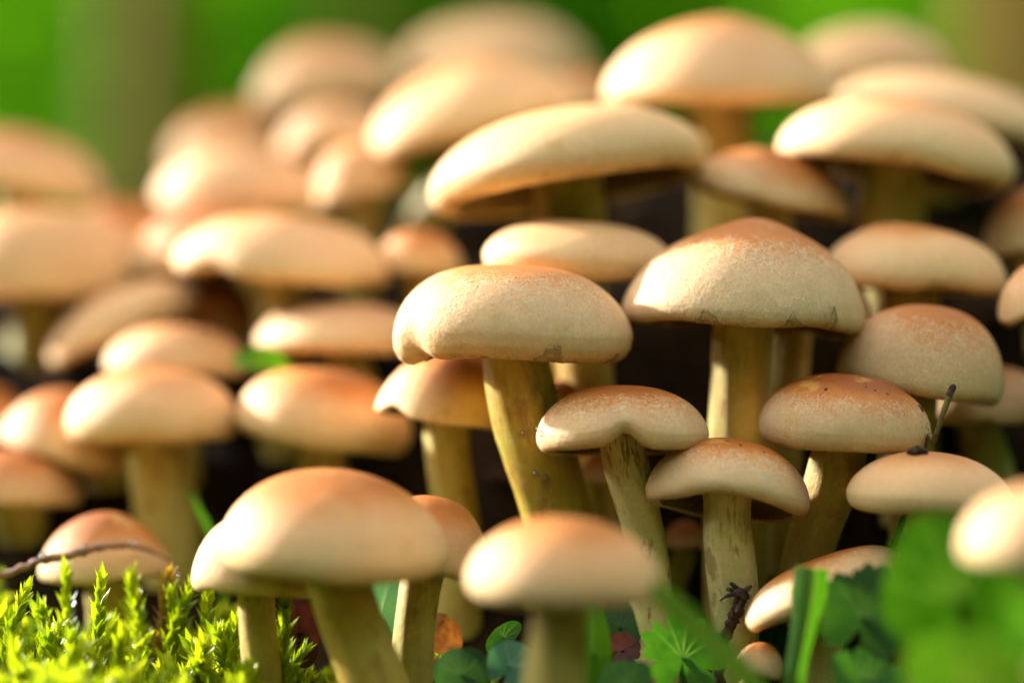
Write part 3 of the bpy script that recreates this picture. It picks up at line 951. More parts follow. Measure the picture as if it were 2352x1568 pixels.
mushroom('Y', (290, 690, 455, 640), 60.0, "orange crowned mushroom directly behind the two humped cap",
         dict(roll=-8, p=2.1, q=1.7, lip=0.10), dict(base=(480, 850, 60.6), w=100), orange=0.9)
mushroom('Z', (-150, 348, 478, 695), 60.4, "broad flat tan mushroom with slender blurred stem, edge of the cluster",
         dict(roll=-3, pitch=-3, p=2.8, q=1.8, lip=0.10), dict(base=(75, 930, 61.0), w=118), orange=0.34)
mushroom('Za', (150, 420, 458, 610), 63.5, "pinkish blurred mushroom filling the gap behind the broad flat cap",
         dict(p=2.3, q=1.8), dict(w=80), orange=0.6)
mushroom('Zb', (-150, 242, 298, 482), 66.0, "solitary blurred mushroom against the green bushes",
         dict(roll=12, p=2.2, q=1.8, lip=0.07), dict(w=110), orange=0.5)
mushroom('Zc', (405, 600, 632, 800), 59.6, "dark brown capped mushroom in shade under the two humped cap",
         dict(roll=2, p=2.0, q=1.8), dict(w=80), orange=1.0)
mushroom('b', (862, 1062, 528, 645), 57.4, "small shaded mushroom beside the dark hollow under the lens shaped cap",
         dict(roll=6, p=2.2, q=1.9, lip=0.12), dict(w=60), orange=0.55)
mushroom('c', (1110, 1545, 503, 648), 52.0, "pale smooth mushroom peeping over the bun shaped cap",
         dict(roll=3, pitch=-3, p=2.6, q=1.8, lip=0.2, lump=0.8), dict(base=(1352, 1000, 52.4), w=118), orange=0.12, stain=0.3, pale=0.3)
mushroom('e', (985, 1622, 238, 505), 53.6, "large lens shaped mushroom tilted to show dark gills",
         dict(roll=-9, pitch=5, p=2.3, q=1.8, lip=0.14, lump=0.7, shift=0.02), dict(base=(1305, 720, 54.2), w=165), orange=0.30, stain=0.7, pale=0.1)
mushroom('f', (1386, 1922, 36, 250), 57.6, "highest domed mushroom with peach crown against the green bushes",
         dict(roll=0, pitch=-4, p=1.9, q=1.7, lip=0.12, lump=0.6, umbo=0.03), dict(base=(1662, 560, 58.2), w=140), orange=0.46, stain=0.5)
mushroom('g', (1786, 2332, 225, 448), 54.6, "wide tilted mushroom with ragged margin over a thick dark gapped stem",
         dict(roll=9, pitch=1, p=2.2, q=1.8, lip=0.13, lump=0.7, rag=1.4), dict(base=(2045, 680, 55.2), w=146), orange=0.42, stain=0.6)
mushroom('h', (1580, 1952, 338, 508), 54.3, "small mushroom squeezed beneath the highest domed cap, brown crown",
         dict(roll=13, pitch=-1, p=2.1, q=1.6, lip=0.08, notch=((-165, 14, 0.1, -0.08),)), dict(base=(1790, 720, 54.8), w=100), orange=0.85, stain=0.3)
mushroom('i', (1886, 2312, 511, 680), 52.6, "cream domed mushroom behind the smooth round dome",
         dict(roll=3, pitch=-1, p=2.1, q=1.9, lip=0.14, rag=1.0), dict(base=(2090, 900, 53.2), w=135), orange=0.40, stain=0.6)
mushroom('j', (1912, 2470, 163, 372), 59.4, "large sloping mushroom behind the ragged tilted cap",
         dict(roll=12, pitch=-2, p=2.3, q=1.8), dict(w=130), orange=0.30)
mushroom('k', (1810, 2190, 55, 225), 65.0, "very blurred rear mushroom next to the highest domed cap",
         dict(roll=2, p=2.1, q=1.9), dict(w=110), orange=0.22)
mushroom('l', (918, 1352, 38, 212), 74.5, "rearmost pale mushroom, a soft dome under the green bushes",
         dict(p=2.1, q=1.9), dict(w=110), orange=0.2)
mushroom('m', (582, 942, 84, 262), 70.0, "blurred tan mushroom in front of the slim ochre trunk",
         dict(roll=-2, p=2.1, q=1.9), dict(w=95), orange=0.45)
mushroom('n', (848, 1340, 130, 392), 61.5, "big blurred leaning mushroom behind the lens shaped cap",
         dict(roll=-14, pitch=-2, p=2.2, q=1.7), dict(base=(925, 640, 62.0), w=92, flare=0.1), orange=0.45)
mushroom('o', (640, 905, 238, 365), 65.5, "blurred mushroom with white sunlit flank among the rear caps",
         dict(roll=-4, p=2.2, q=1.9), dict(w=80), orange=0.25)
mushroom('p', (382, 720, 246, 410), 70.5, "blurred mushroom with deep orange crown at the rear slope",
         dict(roll=-3, p=2.1, q=1.9), dict(w=95), orange=0.7)
mushroom('q', (352, 768, 340, 495), 64.0, "wide blurred cream mushroom behind the orange crowned one",
         dict(roll=2, pitch=-3, p=2.3, q=1.9), dict(w=100), orange=0.35)
mushroom('r', (728, 940, 325, 478), 61.0, "blurred mushroom wedged between the rear cream cap and brown stem",
         dict(roll=-12, p=2.2, q=1.8), dict(w=70), orange=0.3)
mushroom('s', (1240, 1460, 160, 290), 66.0, "blurred pinkish mushroom in the gap beside the highest dome",
         dict(p=2.1, q=1.9), dict(w=70), orange=0.6)
mushroom('t', (2262, 2480, 430, 590), 54.8, "mushroom in shade beneath the wide ragged cap, edge of the cluster",
         dict(roll=-4, p=2.2, q=1.9), dict(w=90), orange=0.55)
mushroom('u', (2292, 2560, 590, 750), 50.8, "bright pale mushroom facing the slope of the smooth round dome",
         dict(roll=-6, pitch=2, p=2.2, q=1.8, lip=0.12), dict(base=(2440, 1000, 51.2), w=100), orange=0.3)
mushroom('v', (2030, 2440, 834, 975), 53.0, "pinkish flat mushroom peeping out behind the smooth round dome",
         dict(roll=0, p=2.2, q=1.8, lip=0.10), dict(base=(2285, 1160, 53.4), w=100), orange=0.45)
mushroom('w', (1660, 2002, 585, 755), 52.2, "pale mushroom almost wholly hidden behind the peaked cap",
         dict(roll=4, p=2.1, q=1.9), dict(base=(1795, 1060, 52.5), w=84), orange=0.2)
mushroom('x', (-120, 60, 880, 1000), 58.0, "brownish blurred mushroom half hidden behind the white flanked one",
         dict(p=2.1, q=1.9), dict(w=80), orange=0.7)
mushroom('y', (1228, 1345, 872, 960), 51.6, "small orange mushroom hidden in shade behind the thick mustard stem",
         dict(p=2.1, q=1.9), dict(w=45), orange=0.7)
mushroom('yb', (1520, 1625, 1195, 1260), 52.0, "tiny brown mushroom in the hollow under the arched cap",
         dict(p=2.1, q=1.9), dict(w=52), orange=0.6)
mushroom('yc', (1330, 1440, 1035, 1110), 51.4, "little mushroom lost in shade between mustard and streaked stems",
         dict(p=2.1, q=1.9), dict(w=48), orange=0.6)

# veil scraps and specks on the caps in focus
veil('A', -122, -103, (0.0, 0.04, 0.10, 0.125, 0.10, 0.05, 0.01))
veil('A', -78, -65, (0.01, 0.05, 0.13, 0.09, 0.05, 0.02))
veil('A', -53, -43, (0.01, 0.10, 0.17, 0.16, 0.10, 0.04, 0.0))
veil('B', -84, -60, (0.0, 0.03, 0.07, 0.12, 0.19, 0.20, 0.19, 0.10, 0.04, 0.0))
veil('B', -33, -20, (0.01, 0.10, 0.15, 0.12, 0.02))
veil('B', -112, -99, (0.0, 0.03, 0.07, 0.03, 0.0))
for tt, an, r in ((0.55, -118, 0.032), (0.40, -76, 0.016), (0.47, -78, 0.018), (0.52, -70, 0.022), (0.56, -58, 0.022), (0.52, -52, 0.014),
                  (0.72, -84, 0.015), (0.80, -52, 0.015), (0.72, -20, 0.055), (0.86, -22, 0.018), (0.90, -26, 0.018), (0.92, -22, 0.016),
                  (0.95, -30, 0.012), (0.97, -25, 0.015)):
    speck('E', tt, an, r)
for tt, an, r in ((0.42, -100, 0.02), (0.55, -60, 0.02), (0.48, -84, 0.025)):
    speck('D', tt, an, r)
for tt, an, r in ((0.62, -112, 0.016), (0.5, -86, 0.014)):
    speck('B', tt, an, r)
for key, tt, an, r in (('A', 0.99, -176, 0.045), ('C', 0.93, -172, 0.05), ('C', 0.98, -158, 0.05)):
    q = SHROOM[key]
    p_, n_ = surf(q['G'], q['t'], np.array([tt]), np.array([math.radians(an)]))
    add_drop(q['cap'], q['org'], p_[0], n_[0], r, None)


# ------------------------------------------------------------------ moss
def moss_shoot_arrays(r_, base, height, lean, nleaf, leaf_len):
    """one shoot: wiry stem with overlapping pointed leaflets; returns verts, tri/quad faces, tint"""
    base = np.asarray(base, float)
    tip = base + np.array([lean[0], lean[1], height])
    path = bez(base, base + [0, 0, height * .4], tip - np.array([lean[0] * .5, lean[1] * .5, height * .35]), tip, 9)
    V, F, T = [], [], []
    g_ = tube(path, np.linspace(0.045, 0.02, 9), 5)
    V.append(g_.reshape(-1, 3)); F.append(grid_faces(9, 5)[:, ::-1]); T.append(np.full(45, r_.uniform(0.1, 0.5)))
    n0 = 45
    q = np.linspace(0.12, 1.0, nleaf)
    idx = q * 8; i0 = np.clip(idx.astype(int), 0, 7); fr = (idx - i0)[:, None]
    p = path[i0] * (1 - fr) + path[i0 + 1] * fr
    tg = path[i0 + 1] - path[i0]; tg /= np.linalg.norm(tg, axis=1)[:, None]
    an = np.arange(nleaf) * 2.39996 + r_.uniform(0, 6) + r_.normal(0, 0.3, nleaf)
    x = np.cross(tg, [0.0, 1.0, 0.05]); x /= np.linalg.norm(x, axis=1)[:, None]; y = np.cross(tg, x)
    out = x * np.cos(an)[:, None] + y * np.sin(an)[:, None]
    sp = (np.radians(r_.normal(38, 13, nleaf)) * (1.05 - 0.62 * q))[:, None]
    dr = tg * np.cos(sp) + out * np.sin(sp)
    sd = np.cross(dr, out); sd /= np.linalg.norm(sd, axis=1)[:, None] + 1e-9
    nn = np.cross(sd, dr)
    L = (leaf_len * r_.uniform(0.7, 1.25, nleaf) * (0.75 + 0.5 * np.sin(q * 2.6)))[:, None]; w = L * 0.19
    b = p + out * 0.02
    v = np.stack([b - sd * w * .5, b + sd * w * .5, b + dr * L * .4 + sd * w + nn * L * .04, b + dr * L * .4 - sd * w + nn * L * .04,
                  b + dr * L * .4 - nn * L * .05, b + dr * L * 1.0 + nn * L * .10], 1).reshape(-1, 3)
    k0 = (n0 + np.arange(nleaf) * 6)[:, None]
    f = np.concatenate([k0 + np.array([0, 4, 3, 3]), k0 + np.array([0, 1, 4, 4]), k0 + np.array([1, 2, 4, 4]), k0 + np.array([3, 4, 5, 5]), k0 + np.array([4, 2, 5, 5])])
    V.append(v); F.append(f); T.append(np.repeat(np.clip(r_.normal(0.55, 0.2, nleaf) + 0.25 * (q - 0.5), 0, 1), 6))
    return np.concatenate(V), np.concatenate(F), np.concatenate(T)


def tri_faces(F):
    out = []
    for q in F:
        out.append(tuple(q[:3]) if q[2] == q[3] else tuple(q))
    return out


rng = np.random.default_rng(77)
mv, mf, mt, off = [], [], [], 0
# a few dozen different shoots, then copied into one mass
protos = []
for k in range(26):
    protos.append(moss_shoot_arrays(rng, (0, 0, 0), 1.0, (rng.uniform(-.55, .55), rng.uniform(-.55, .55)), 60, 0.19))


def moss_patch(n, xr, yr, hr, dens=lambda x, y: 1.0, sink=0.15):
    global off
    cnt = 0
    while cnt < n:
        x, y = rng.uniform(*xr), rng.uniform(*yr)
        if rng.uniform() > dens(x, y): continue
        cnt += 1
        h = rng.uniform(*hr)
        V, F, T = protos[rng.integers(0, len(protos))]
        an = rng.uniform(0, 6.28); ca, sa = math.cos(an), math.sin(an)
        wdt = h * rng.uniform(0.8, 1.1)
        Vt = np.stack([(V[:, 0] * ca - V[:, 1] * sa) * wdt, (V[:, 0] * sa + V[:, 1] * ca) * wdt, V[:, 2] * h], -1)
        Vt = Vt + np.array([x, y, float(gz(x, y)) - sink + moss_h(x, y)])
        mv.append(Vt); mf.append(F + off); off += len(V)
        mt.append(np.clip(T + rng.normal(0.18, 0.24), -0.1, 1.1))


def moss_h(x, y):
    """height of the moss cushion over the soil"""
    q = math.exp(-((x + 8.0) / 4.6) ** 2) * math.exp(-((y - 47.0) / 5.0) ** 2)
    return 0.35 * q


def moss_dens(x, y):
    e = 1.0 - ((x + 9.6) / 5.6) ** 2 - ((y - 45.5) / 6.6) ** 2 + 0.25 * math.sin(x * 1.9 + y) + 0.2 * math.sin(y * 2.3 - x * 0.7)
    return min(1.0, max(0.02, e * 2.2))


moss_patch(820, (-17.5, -4.0), (38.0, 52.5), (0.7, 1.75), moss_dens)
moss_patch(160, (-4.4, -1.2), (44.5, 50.0), (0.6, 1.1), lambda x, y: 0.6)
moss_patch(90, (-1.0, 9.0), (44.0, 50.0), (0.5, 0.9))
moss_patch(420, (-34, 36), (24, 92), (0.4, 1.0), lambda x, y: 0.0 if (abs(x) < 0.2 * y and y < 44) or (abs(x) < 15 and 50 < y < 80) else max(0.0, math.sin(x * 0.5 + 1) * math.cos(y * 0.33)) ** 1.5)
Vm, Fm, Tm = np.concatenate(mv), np.concatenate(mf), np.concatenate(mt)
# split quads and triangles for a clean mesh
quad = Fm[Fm[:, 2] != Fm[:, 3]]; tri = Fm[Fm[:, 2] == Fm[:, 3]][:, :3]
allf = np.concatenate([tri, quad[:, :3], quad[:, [0, 2, 3]]])
o = mesh_obj("moss", Vm, allf, M['moss'], attrs={'tint': Tm})
tag(o, "sunlit yellow green moss carpet in front of the mushrooms", "moss", kind="stuff")

shoots = [  # u, v of tip, depth, height, lean in x, label
    (152, 1318, 49.6, 2.7, 0.0, "upright moss shoot with spreading leaflets below the dry stalk's middle"),
    (232, 1335, 48.2, 2.4, 0.15, "pale moss shoot standing below the crossed button mushroom"),
    (300, 1325, 49.8, 2.3, -0.3, "moss shoot with bowed tip next to the withered one"),
    (392, 1360, 49.4, 2.4, -0.15, "pointed moss shoot in front of the dark hollow"),
    (480, 1350, 49.0, 2.2, 0.1, "moss shoot standing against the tucked mushroom's stem"),
    (440, 1348, 49.2, 2.0, 0.55, "moss shoot bent over sideways, glistening with dew"),
    (60, 1352, 48.0, 2.3, 0.6, "slanting moss shoot near the dry stalk's thick end"),
    (655, 1375, 47.6, 2.6, 0.05, "lone thin moss shoot between two mustard stems"),
    (545, 1430, 48.0, 1.9, 0.2, "short moss shoot at the tucked mushroom's foot"),
]
for (u, v_, d, h, lean, lab) in shoots:
    tip = P(u, v_, d)
    base = np.array([tip[0] - lean, d + 0.1, tip[2] - h])
    root = thing("moss_shoot", lab, "moss", base, "single moss shoots standing out of the carpet")
    V, F, T = moss_shoot_arrays(rng, base, h, (lean, -0.1), 74, 0.30)
    n0 = 45
    ft = tri_faces(F)
    stf = [q for q in ft if max(q) < n0]; lff = [tuple(np.array(q) - n0) for q in ft if min(q) >= n0]
    mesh_obj("stalk", V[:n0], stf, M['moss'], root, base, attrs={'tint': T[:n0]})
    lo = mesh_obj("leaflets", V[n0:], lff, M['moss'], root, base, attrs={'tint': T[n0:]})
    lo["kind"] = "stuff"
    for k in range(2):
        pp = V[n0 + rng.integers(20, len(V) - n0 - 1)]
        add_drop(root, base, pp, np.array([rng.normal() * .4, -0.6, 0.6]), rng.uniform(0.025, 0.05), rng)
# one withered shoot
tip = P(350, 1315, 49.6); base = tip - np.array([-0.15, 0, 2.2])
root = thing("moss_shoot", "withered brown tipped moss shoot rising among green ones", "moss", base, "single moss shoots standing out of the carpet")
V, F, T = moss_shoot_arrays(rng, base, 2.2, (-0.15 + 0.3, 0), 60, 0.30)
ft = tri_faces(F)
mesh_obj("stalk", V[:45], [q for q in ft if max(q) < 45], M['moss_dry'], root, base, attrs={'tint': T[:45]})
lo = mesh_obj("leaflets", V[45:], [tuple(np.array(q) - 45) for q in ft if min(q) >= 45], M['moss_dry'], root, base)
lo["kind"] = "stuff"


# crumbs of dead leaf and bark lying over the mound (nobody could count them)
n = 2600
lx = rng.uniform(-32, 34, n); ly = rng.uniform(26, 92, n)
kk = ~((np.abs(lx) < 0.19 * ly) & (ly < 43))
lx, ly = lx[kk], ly[kk]; n = len(lx)
cen = np.stack([lx, ly, gz(lx, ly) + 0.06], -1)
an = rng.uniform(0, 6.28, n); L = (rng.uniform(0.25, 1.0, n) ** 1.5)[:, None] * 0.75
ax = np.stack([np.cos(an), np.sin(an), rng.normal(0, 0.25, n)], -1); bx = np.stack([-np.sin(an), np.cos(an), rng.normal(0, 0.25, n)], -1)
upv = np.array([0, 0, 1.0])
v = np.stack([cen - ax * L, cen - ax * L * .3 + bx * L * .45 + upv * L * .12, cen + ax * L * .5 + bx * L * .3, cen + ax * L + upv * L * .15, cen + ax * L * .3 - bx * L * .5, cen - ax * L * .5 - bx * L * .35 + upv * L * .1], 1).reshape(-1, 3)
k0 = (np.arange(n) * 6)[:, None]
f = np.concatenate([k0 + np.array([0, 5, 4, 1]), k0 + np.array([1, 4, 3, 2])])
o = mesh_obj("leaf_litter", v, f, M['litter'], attrs={'tint': np.repeat(rng.uniform(0, 1, n), 6)})
tag(o, "brown crumbs of dead leaf and bark strewn over the dark soil", "litter", kind="stuff")


# ------------------------------------------------------------------ leaves
def outline_lobed(n_lobes=5, depth=0.35, teeth=3, tooth=0.06):
    def f(ph):     # ph in [-pi,pi], 0 = tip direction
        base = 0.9 + 0.1 * np.cos(ph)
        lob = np.abs(np.cos(ph * n_lobes / 2.0)) ** 0.32
        tt = np.abs(np.cos(ph * n_lobes * teeth / 2.0 + 0.3 * np.sin(ph * 2))) ** 0.6
        r = base * (1 - depth + depth * lob) * (1 - tooth + tooth * tt)
        sinus = np.exp(-((np.abs(ph) - np.pi) / 0.28) ** 2)
        return r * (1 - 0.8 * sinus)
    return f


def outline_round(ph):
    return (1.0 + 0.05 * np.cos(ph) - 0.03 * np.cos(3 * ph)) * (1 - 0.7 * np.exp(-((np.abs(ph) - np.pi) / 0.22) ** 2))


def outline_broad(ph):
    return (0.86 + 0.10 * np.cos(ph) + 0.08 * np.maximum(np.cos(ph), 0) ** 10) * (1 + 0.03 * np.cos(5 * ph + 1)) * (1 - 0.25 * np.exp(-((np.abs(ph) - np.pi) / 0.3) ** 2))


def outline_ovate(ph):
    x = np.cos(ph)
    return 1.0 / np.sqrt((np.cos(ph) / 1.0) ** 2 + (np.sin(ph) / 0.52) ** 2) * (1 + 0.12 * np.maximum(x, 0) ** 8)


def leaf(name, label, u, v, d, size, outline, mat, tipdir=90, yaw=0, pitch=0, cup=0.15, wave=0.06, petiole=True, ribs=5, seed=1, group=None, base=None, fold=0.0):
    """blade centred on the layout point; size = half height in grid units; tipdir in the picture plane (90 = up)"""
    r_ = np.random.default_rng(seed)
    sz = size * K * d
    nph, nr = 120, 11
    ph = np.linspace(-np.pi, np.pi, nph, endpoint=False)
    rad = outline(ph) * (1 + 0.03 * wob(r_, 6, 2, 9)(ph))
    rr = np.linspace(0.0, 1, nr); rr[0] = 0.004
    X = rr[:, None] * rad * np.sin(ph); Z = rr[:, None] * rad * np.cos(ph)
    rho = rr[:, None] * np.ones(nph)
    ripple = wob(r_, 6, 2, 6)(ph)
    Yd = -cup * (X ** 2) + 0.5 * cup * Z ** 2 + wave * ripple * rho ** 2 + fold * np.abs(X)
    veinv = np.zeros_like(X)
    for k in range(ribs):
        a_ = (k - (ribs - 1) / 2) * (2.4 / ribs) if ribs > 1 else 0.0
        da = np.abs((ph - a_ + np.pi) % (2 * np.pi) - np.pi)
        dist = da[None, :] * rho
        veinv = np.maximum(veinv, np.exp(-(dist / 0.035) ** 2) * np.clip(1.1 - rho, 0.2, 1) * np.clip(rho * 8, 0, 1))
    Yd = Yd + 0.02 * veinv
    V = np.stack([X, Yd, Z], -1).reshape(-1, 3) * sz
    roll = math.radians(90 - tipdir)
    Rm = (Matrix.Rotation(math.radians(yaw), 3, 'Z') @ Matrix.Rotation(math.radians(pitch), 3, 'X') @ Matrix.Rotation(roll, 3, 'Y'))
    Rm = np.array(Rm)
    V = V @ Rm.T + P(u, v, d)
    att = P(u, v, d) + (np.array([0, 0, -0.55 * float(outline(np.array([np.pi]))[0])]) * sz) @ Rm.T if not petiole else V[nph // 2 * 0 + 0]
    if base is None:
        bx, by = V[0][0] + r_.uniform(-.4, .4), V[0][1] + r_.uniform(0.0, 0.6)
        base = np.array([bx, by, float(gz(bx, by))])
    root = thing(name, label, "leaf", base, group)
    mesh_obj("blade", V, grid_faces(nr, nph), mat, root, base, attrs={'vein': veinv.reshape(-1)})
    if petiole:
        s0 = V[0] + np.array([0, 0.02, 0])
        path = bez(s0, s0 + np.array([0, 0.12, -0.3 * abs(s0[2] - base[2])]), base + np.array([0, 0, 0.4 * abs(s0[2] - base[2])]), base - np.array([0, 0, 0.1]), 12)
        pv, pf = tube_mesh(path, np.linspace(0.05, 0.07, 12), 8)
        mesh_obj("petiole", pv, pf, mat, root, base, attrs={'vein': np.ones(len(pv)) * 0.4})
    return root


LG = "leaves growing at the foot of the cluster"
leaf("lobed_leaf", "mid green lobed leaf with rounded teeth below the pale thick stem", 1570, 1510, 47.4, 118, outline_lobed(5, 0.36, 3, 0.24), M['leaf_mid'], tipdir=80, yaw=8, pitch=-22, seed=3, group=LG)
leaf("lobed_leaf", "dark green lobed leaf behind the folded grass blade", 1985, 1420, 45.6, 132, outline_lobed(5, 0.22, 4, 0.14), M['leaf_dark'], tipdir=70, yaw=-10, pitch=-8, seed=5, group=LG)
leaf("lobed_leaf", "shaded green leaf below the tiny button mushroom", 1765, 1510, 49.0, 105, outline_lobed(3, 0.3, 3, 0.06), M['leaf_dark'], tipdir=110, yaw=0, pitch=-25, seed=6, group=LG)
leaf("round_leaf", "big blurred round green leaf standing before the cream mushroom", 2205, 1378, 42.0, 200, outline_broad, M['leaf_mid'], tipdir=112, yaw=-14, pitch=4, cup=0.08, seed=7, group=LG)
leaf("round_leaf", "bright blurred green leaf sloping below the big round leaf", 2225, 1590, 39.5, 185, outline_broad, M['leaf_bright'], tipdir=60, yaw=10, pitch=-40, cup=0.1, seed=8, group=LG)
leaf("round_leaf", "blurred bright leaf beneath the hanging cream mushroom", 2400, 1450, 38.6, 120, outline_broad, M['leaf_mid'], tipdir=110, yaw=20, pitch=-20, cup=0.1, seed=18, group=LG)
leaf("pointed_leaf", "sunlit yellow green leaf beside the blurred straight stem", 1362, 1500, 46.2, 112, outline_ovate, M['leaf_bright'], tipdir=82, yaw=35, pitch=-10, ribs=1, seed=9, group=LG, fold=0.2)
leaf("pointed_leaf", "blue green leaf with pale midrib between the mustard stems", 872, 1420, 48.6, 100, outline_ovate, M['leaf_blue'], tipdir=75, yaw=10, pitch=-6, ribs=1, seed=10, group=LG)
leaf("dead_leaf", "curled orange brown dead leaf lying behind the slim stem", 985, 1490, 48.9, 95, outline_lobed(3, 0.2, 2, 0.1), M['leaf_dead'], tipdir=140, yaw=10, pitch=-30, cup=0.5, wave=0.16, petiole=False, seed=11, base=np.array([-1.4, 49.2, -6.6]))
leaf("round_leaf", "small dark round leaf in front of the dead leaf", 1062, 1550, 46.8, 66, outline_round, M['leaf_dark'], tipdir=100, yaw=0, pitch=-20, seed=12, group=LG)
leaf("round_leaf", "small blue green leaf tucked under the blurred peach cap", 1172, 1530, 46.6, 58, outline_round, M['leaf_blue'], tipdir=60, yaw=-15, pitch=-15, ribs=3, seed=13, group=LG)
leaf("lobed_leaf", "small light green leaf above the blue green one", 1155, 1462, 48.2, 52, outline_ovate, M['leaf_mid'], tipdir=50, yaw=0, pitch=-40, seed=14, group=LG)
leaf("lobed_leaf", "shaded leaf behind the sunlit yellow green one", 1425, 1440, 48.8, 62, outline_lobed(3, 0.25, 2, 0.1), M['leaf_dark'], tipdir=85, yaw=0, pitch=-15, seed=15, group=LG)
leaf("pointed_leaf", "dark red brown leaf standing between moss shoot and leaning stem", 688, 1450, 48.4, 85, outline_ovate, M['leaf_umber'], tipdir=100, yaw=0, pitch=0, ribs=1, seed=16, petiole=True)
leaf("dead_leaf", "dark purple brown leaf fragment beside the lobed leaf", 1428, 1492, 48.0, 52, outline_lobed(3, 0.35, 2, 0.15), M['leaf_umber'], tipdir=20, yaw=20, pitch=-20, ribs=1, seed=17)
leaf("lobed_leaf", "dark leaf low down between the blurred stem and lobed leaf", 1440, 1575, 45.8, 80, outline_lobed(5, 0.3, 2, 0.08), M['leaf_mid'], tipdir=120, yaw=0, pitch=-40, seed=19, group=LG)
leaf("lobed_leaf", "dark toothed leaf between folded blade and bright sloping leaf", 1985, 1560, 45.2, 95, outline_lobed(5, 0.25, 3, 0.08), M['leaf_mid'], tipdir=70, yaw=0, pitch=-35, seed=20, group=LG)
# scrap of green leaf lying on a cap
root = leaf("leaf_scrap", "small scrap of green leaf lying between three blurred caps", 600, 826, 54.2, 62, outline_ovate, M['leaf_bright'], tipdir=172, yaw=0, pitch=-30, cup=0.4, petiole=False, ribs=1, seed=21, base=P(600, 850, 54.2))


def blade(label, pts, width, mat, seed, fold=0.35, name="grass_blade", flat=0.0):
    """grass blade: folded strip along a path, pts = (u, v, d) from tip to foot; runs on into the soil"""
    pts = [P(*q) for q in pts]
    last = pts[-1].copy(); dirn = pts[-1] - pts[-2]
    g0 = float(gz(last[0], last[1]))
    if last[2] > g0:
        nx = last + dirn / np.linalg.norm(dirn) * 0.6
        pts.append(np.array([nx[0], last[1], min(g0 - 0.1, last[2] - 0.2)]))
    path = poly_path(pts, 40)
    n = len(path)
    w = np.interp(np.linspace(0, 1, n), np.linspace(0, 1, len(width)), width) * K * pts[0][1] / 2
    tg = np.gradient(path, axis=0); tg /= np.linalg.norm(tg, axis=1)[:, None]
    sd = np.cross(tg, [0, 1.0, 0]); sd /= np.linalg.norm(sd, axis=1)[:, None]
    nn = np.cross(sd, tg)
    rows = []
    for q in (-1, -0.5, -0.06, 0.06, 0.5, 1):
        rows.append(path + sd * (w * q)[:, None] + nn * (w * fold * abs(q))[:, None])
    V = np.stack(rows, 1)
    vn = np.tile(np.array([0.3, 0, 1, 1, 0, 0.3]), (n, 1))
    base = path[-1]
    o = thing(name, label, "grass", base)
    mesh_obj("blade", V.reshape(-1, 3), grid_faces(n, 6, False), mat, o, base, attrs={'vein': vn.reshape(-1)})
    return o


blade("folded dark green grass blade standing before the tilted mushroom", [(1868, 1304, 45.4), (1858, 1380, 45.4), (1845, 1460, 45.4), (1825, 1580, 45.4)], (76, 84, 62, 52, 50, 48), M['leaf_mid'], 1, fold=0.7)
blade("blurred bright grass blade slanting down across the lobed leaf", [(1478, 1330, 42.4), (1545, 1385, 42.3), (1620, 1460, 42.2), (1730, 1590, 42.0)], (26, 50, 56, 58, 60), M['leaf_bright'], 2, fold=0.2)
blade("thin green grass blade before the thick blurred stem", [(432, 1120, 52.6), (455, 1170, 52.6), (482, 1225, 52.6), (505, 1300, 52.6)], (6, 20, 22, 22), M['leaf_mid'], 3)


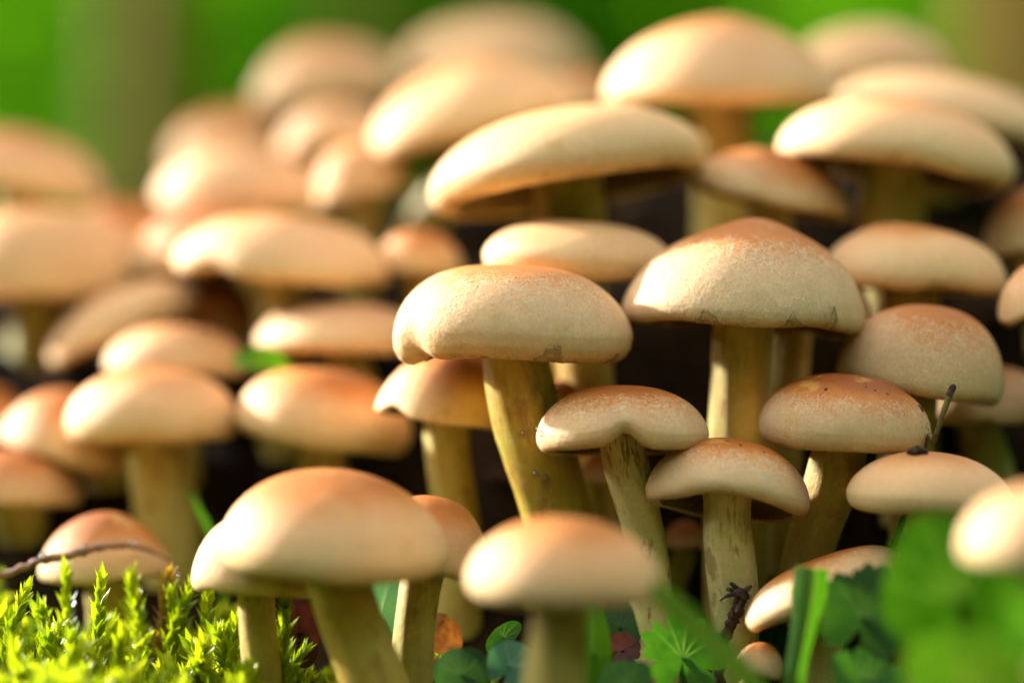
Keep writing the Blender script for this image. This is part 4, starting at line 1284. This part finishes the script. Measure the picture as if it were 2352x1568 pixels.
def stalk(name, label, cat, pts, rad, mat, head=None, drops=0, seed=0, to_ground=True, rough=1.0, tip=False):
    r_ = np.random.default_rng(seed)
    pts = [P(*q) for q in pts]
    if to_ground:
        l = pts[-1]; g0 = float(gz(l[0], l[1]))
        if l[2] > g0: pts.append(np.array([l[0] + (pts[-1] - pts[-2])[0] * 0.4, l[1] + 0.1, g0 - 0.1]))
    path = poly_path(pts, 8 * len(pts))
    n = len(path)
    rr = np.interp(np.linspace(0, 1, n), np.linspace(0, 1, len(rad)), rad) * (1 + 0.12 * rough * r_.normal(size=n))
    path = path + r_.normal(0, 0.012 * rough, path.shape)
    base = path[-1]
    o = thing(name, label, cat, base)
    v, f = tube_mesh(path, rr, 9)
    sh = mesh_obj("shaft", v, f, mat, o, base)
    if head:
        for k in range(head):
            s0 = path[0]; e = s0 + r_.normal(0, 0.13, 3) + np.array([-0.04, 0, 0.02])
            if k % 2: e = e + np.array([-0.08, -0.05, -0.18])
            pth = bez(s0, s0 + r_.normal(0, .12, 3), e + r_.normal(0, .08, 3), e, 7)
            v, f = tube_mesh(pth, np.linspace(0.06, 0.018, 7), 6)
            mesh_obj("frayed_end", v, f, mat, o, base)
    if tip:
        pt = [path[0] + (path[0] - path[1]) / np.linalg.norm(path[0] - path[1]) * w_ for w_ in (-0.10, -0.03, 0.04, 0.10, 0.13)]
        v, f = tube_mesh(np.array(pt), [0.05, 0.06, 0.065, 0.055, 0.02], 9)
        mesh_obj("tip", v, f, M['twig'], o, base)
    for k in range(drops):
        q = path[r_.integers(2, n - 3)]
        add_drop(o, base, q + np.array([0, -0.05, 0.05]), np.array([0, -0.5, 0.7]), r_.uniform(0.05, 0.09), r_)
    return o


stalk("dry_stalk", "dry reddish brown stalk with dew lying across the button mushroom", "stalk",
      [(412, 1300, 51.0), (340, 1262, 50.9), (262, 1252, 50.4), (180, 1268, 50.0), (90, 1290, 50.0), (15, 1318, 50.0), (-60, 1345, 50.0)],
      (0.02, 0.035, 0.06, 0.08, 0.075, 0.07, 0.07, 0.07), M['straw'], drops=5, seed=3)
stalk("broken_twig", "short black twig with frayed head leaning on the pale stem", "twig",
      [(1706, 1362, 47.9), (1692, 1400, 48.0), (1676, 1440, 48.1), (1655, 1500, 48.2)], (0.13, 0.10, 0.10, 0.1), M['twig'], head=9, seed=4)
stalk("thin_stalk", "thin brown stalk with black tip poking up by the speckled cap", "stalk",
      [(2184, 897, 48.0), (2168, 945, 48.0), (2145, 1010, 48.05), (2130, 1060, 48.3)], (0.065, 0.045, 0.05, 0.055), M['stalk_olive'], seed=5, rough=0.2, tip=True)
stalk("plant_stem", "slanting dark green plant stem under the flat smeared cap", "stalk",
      [(2080, 1180, 48.6), (2066, 1220, 48.6), (2050, 1262, 48.6), (2035, 1330, 48.6)], (0.05, 0.06, 0.07), M['leaf_dark'], seed=6)
stalk("plant_stem", "upright dark green plant stem under the flat smeared cap", "stalk",
      [(2093, 1180, 48.4), (2092, 1220, 48.4), (2090, 1262, 48.4), (2088, 1330, 48.4)], (0.05, 0.05, 0.06), M['leaf_dark'], seed=7)
stalk("broken_twig", "little dark crumb of twig lying on top of the flat smeared cap", "twig",
      [(2085, 1040, 47.3), (2105, 1034, 47.2), (2128, 1038, 47.3)], (0.03, 0.07, 0.04), M['twig'], seed=8, to_ground=False)
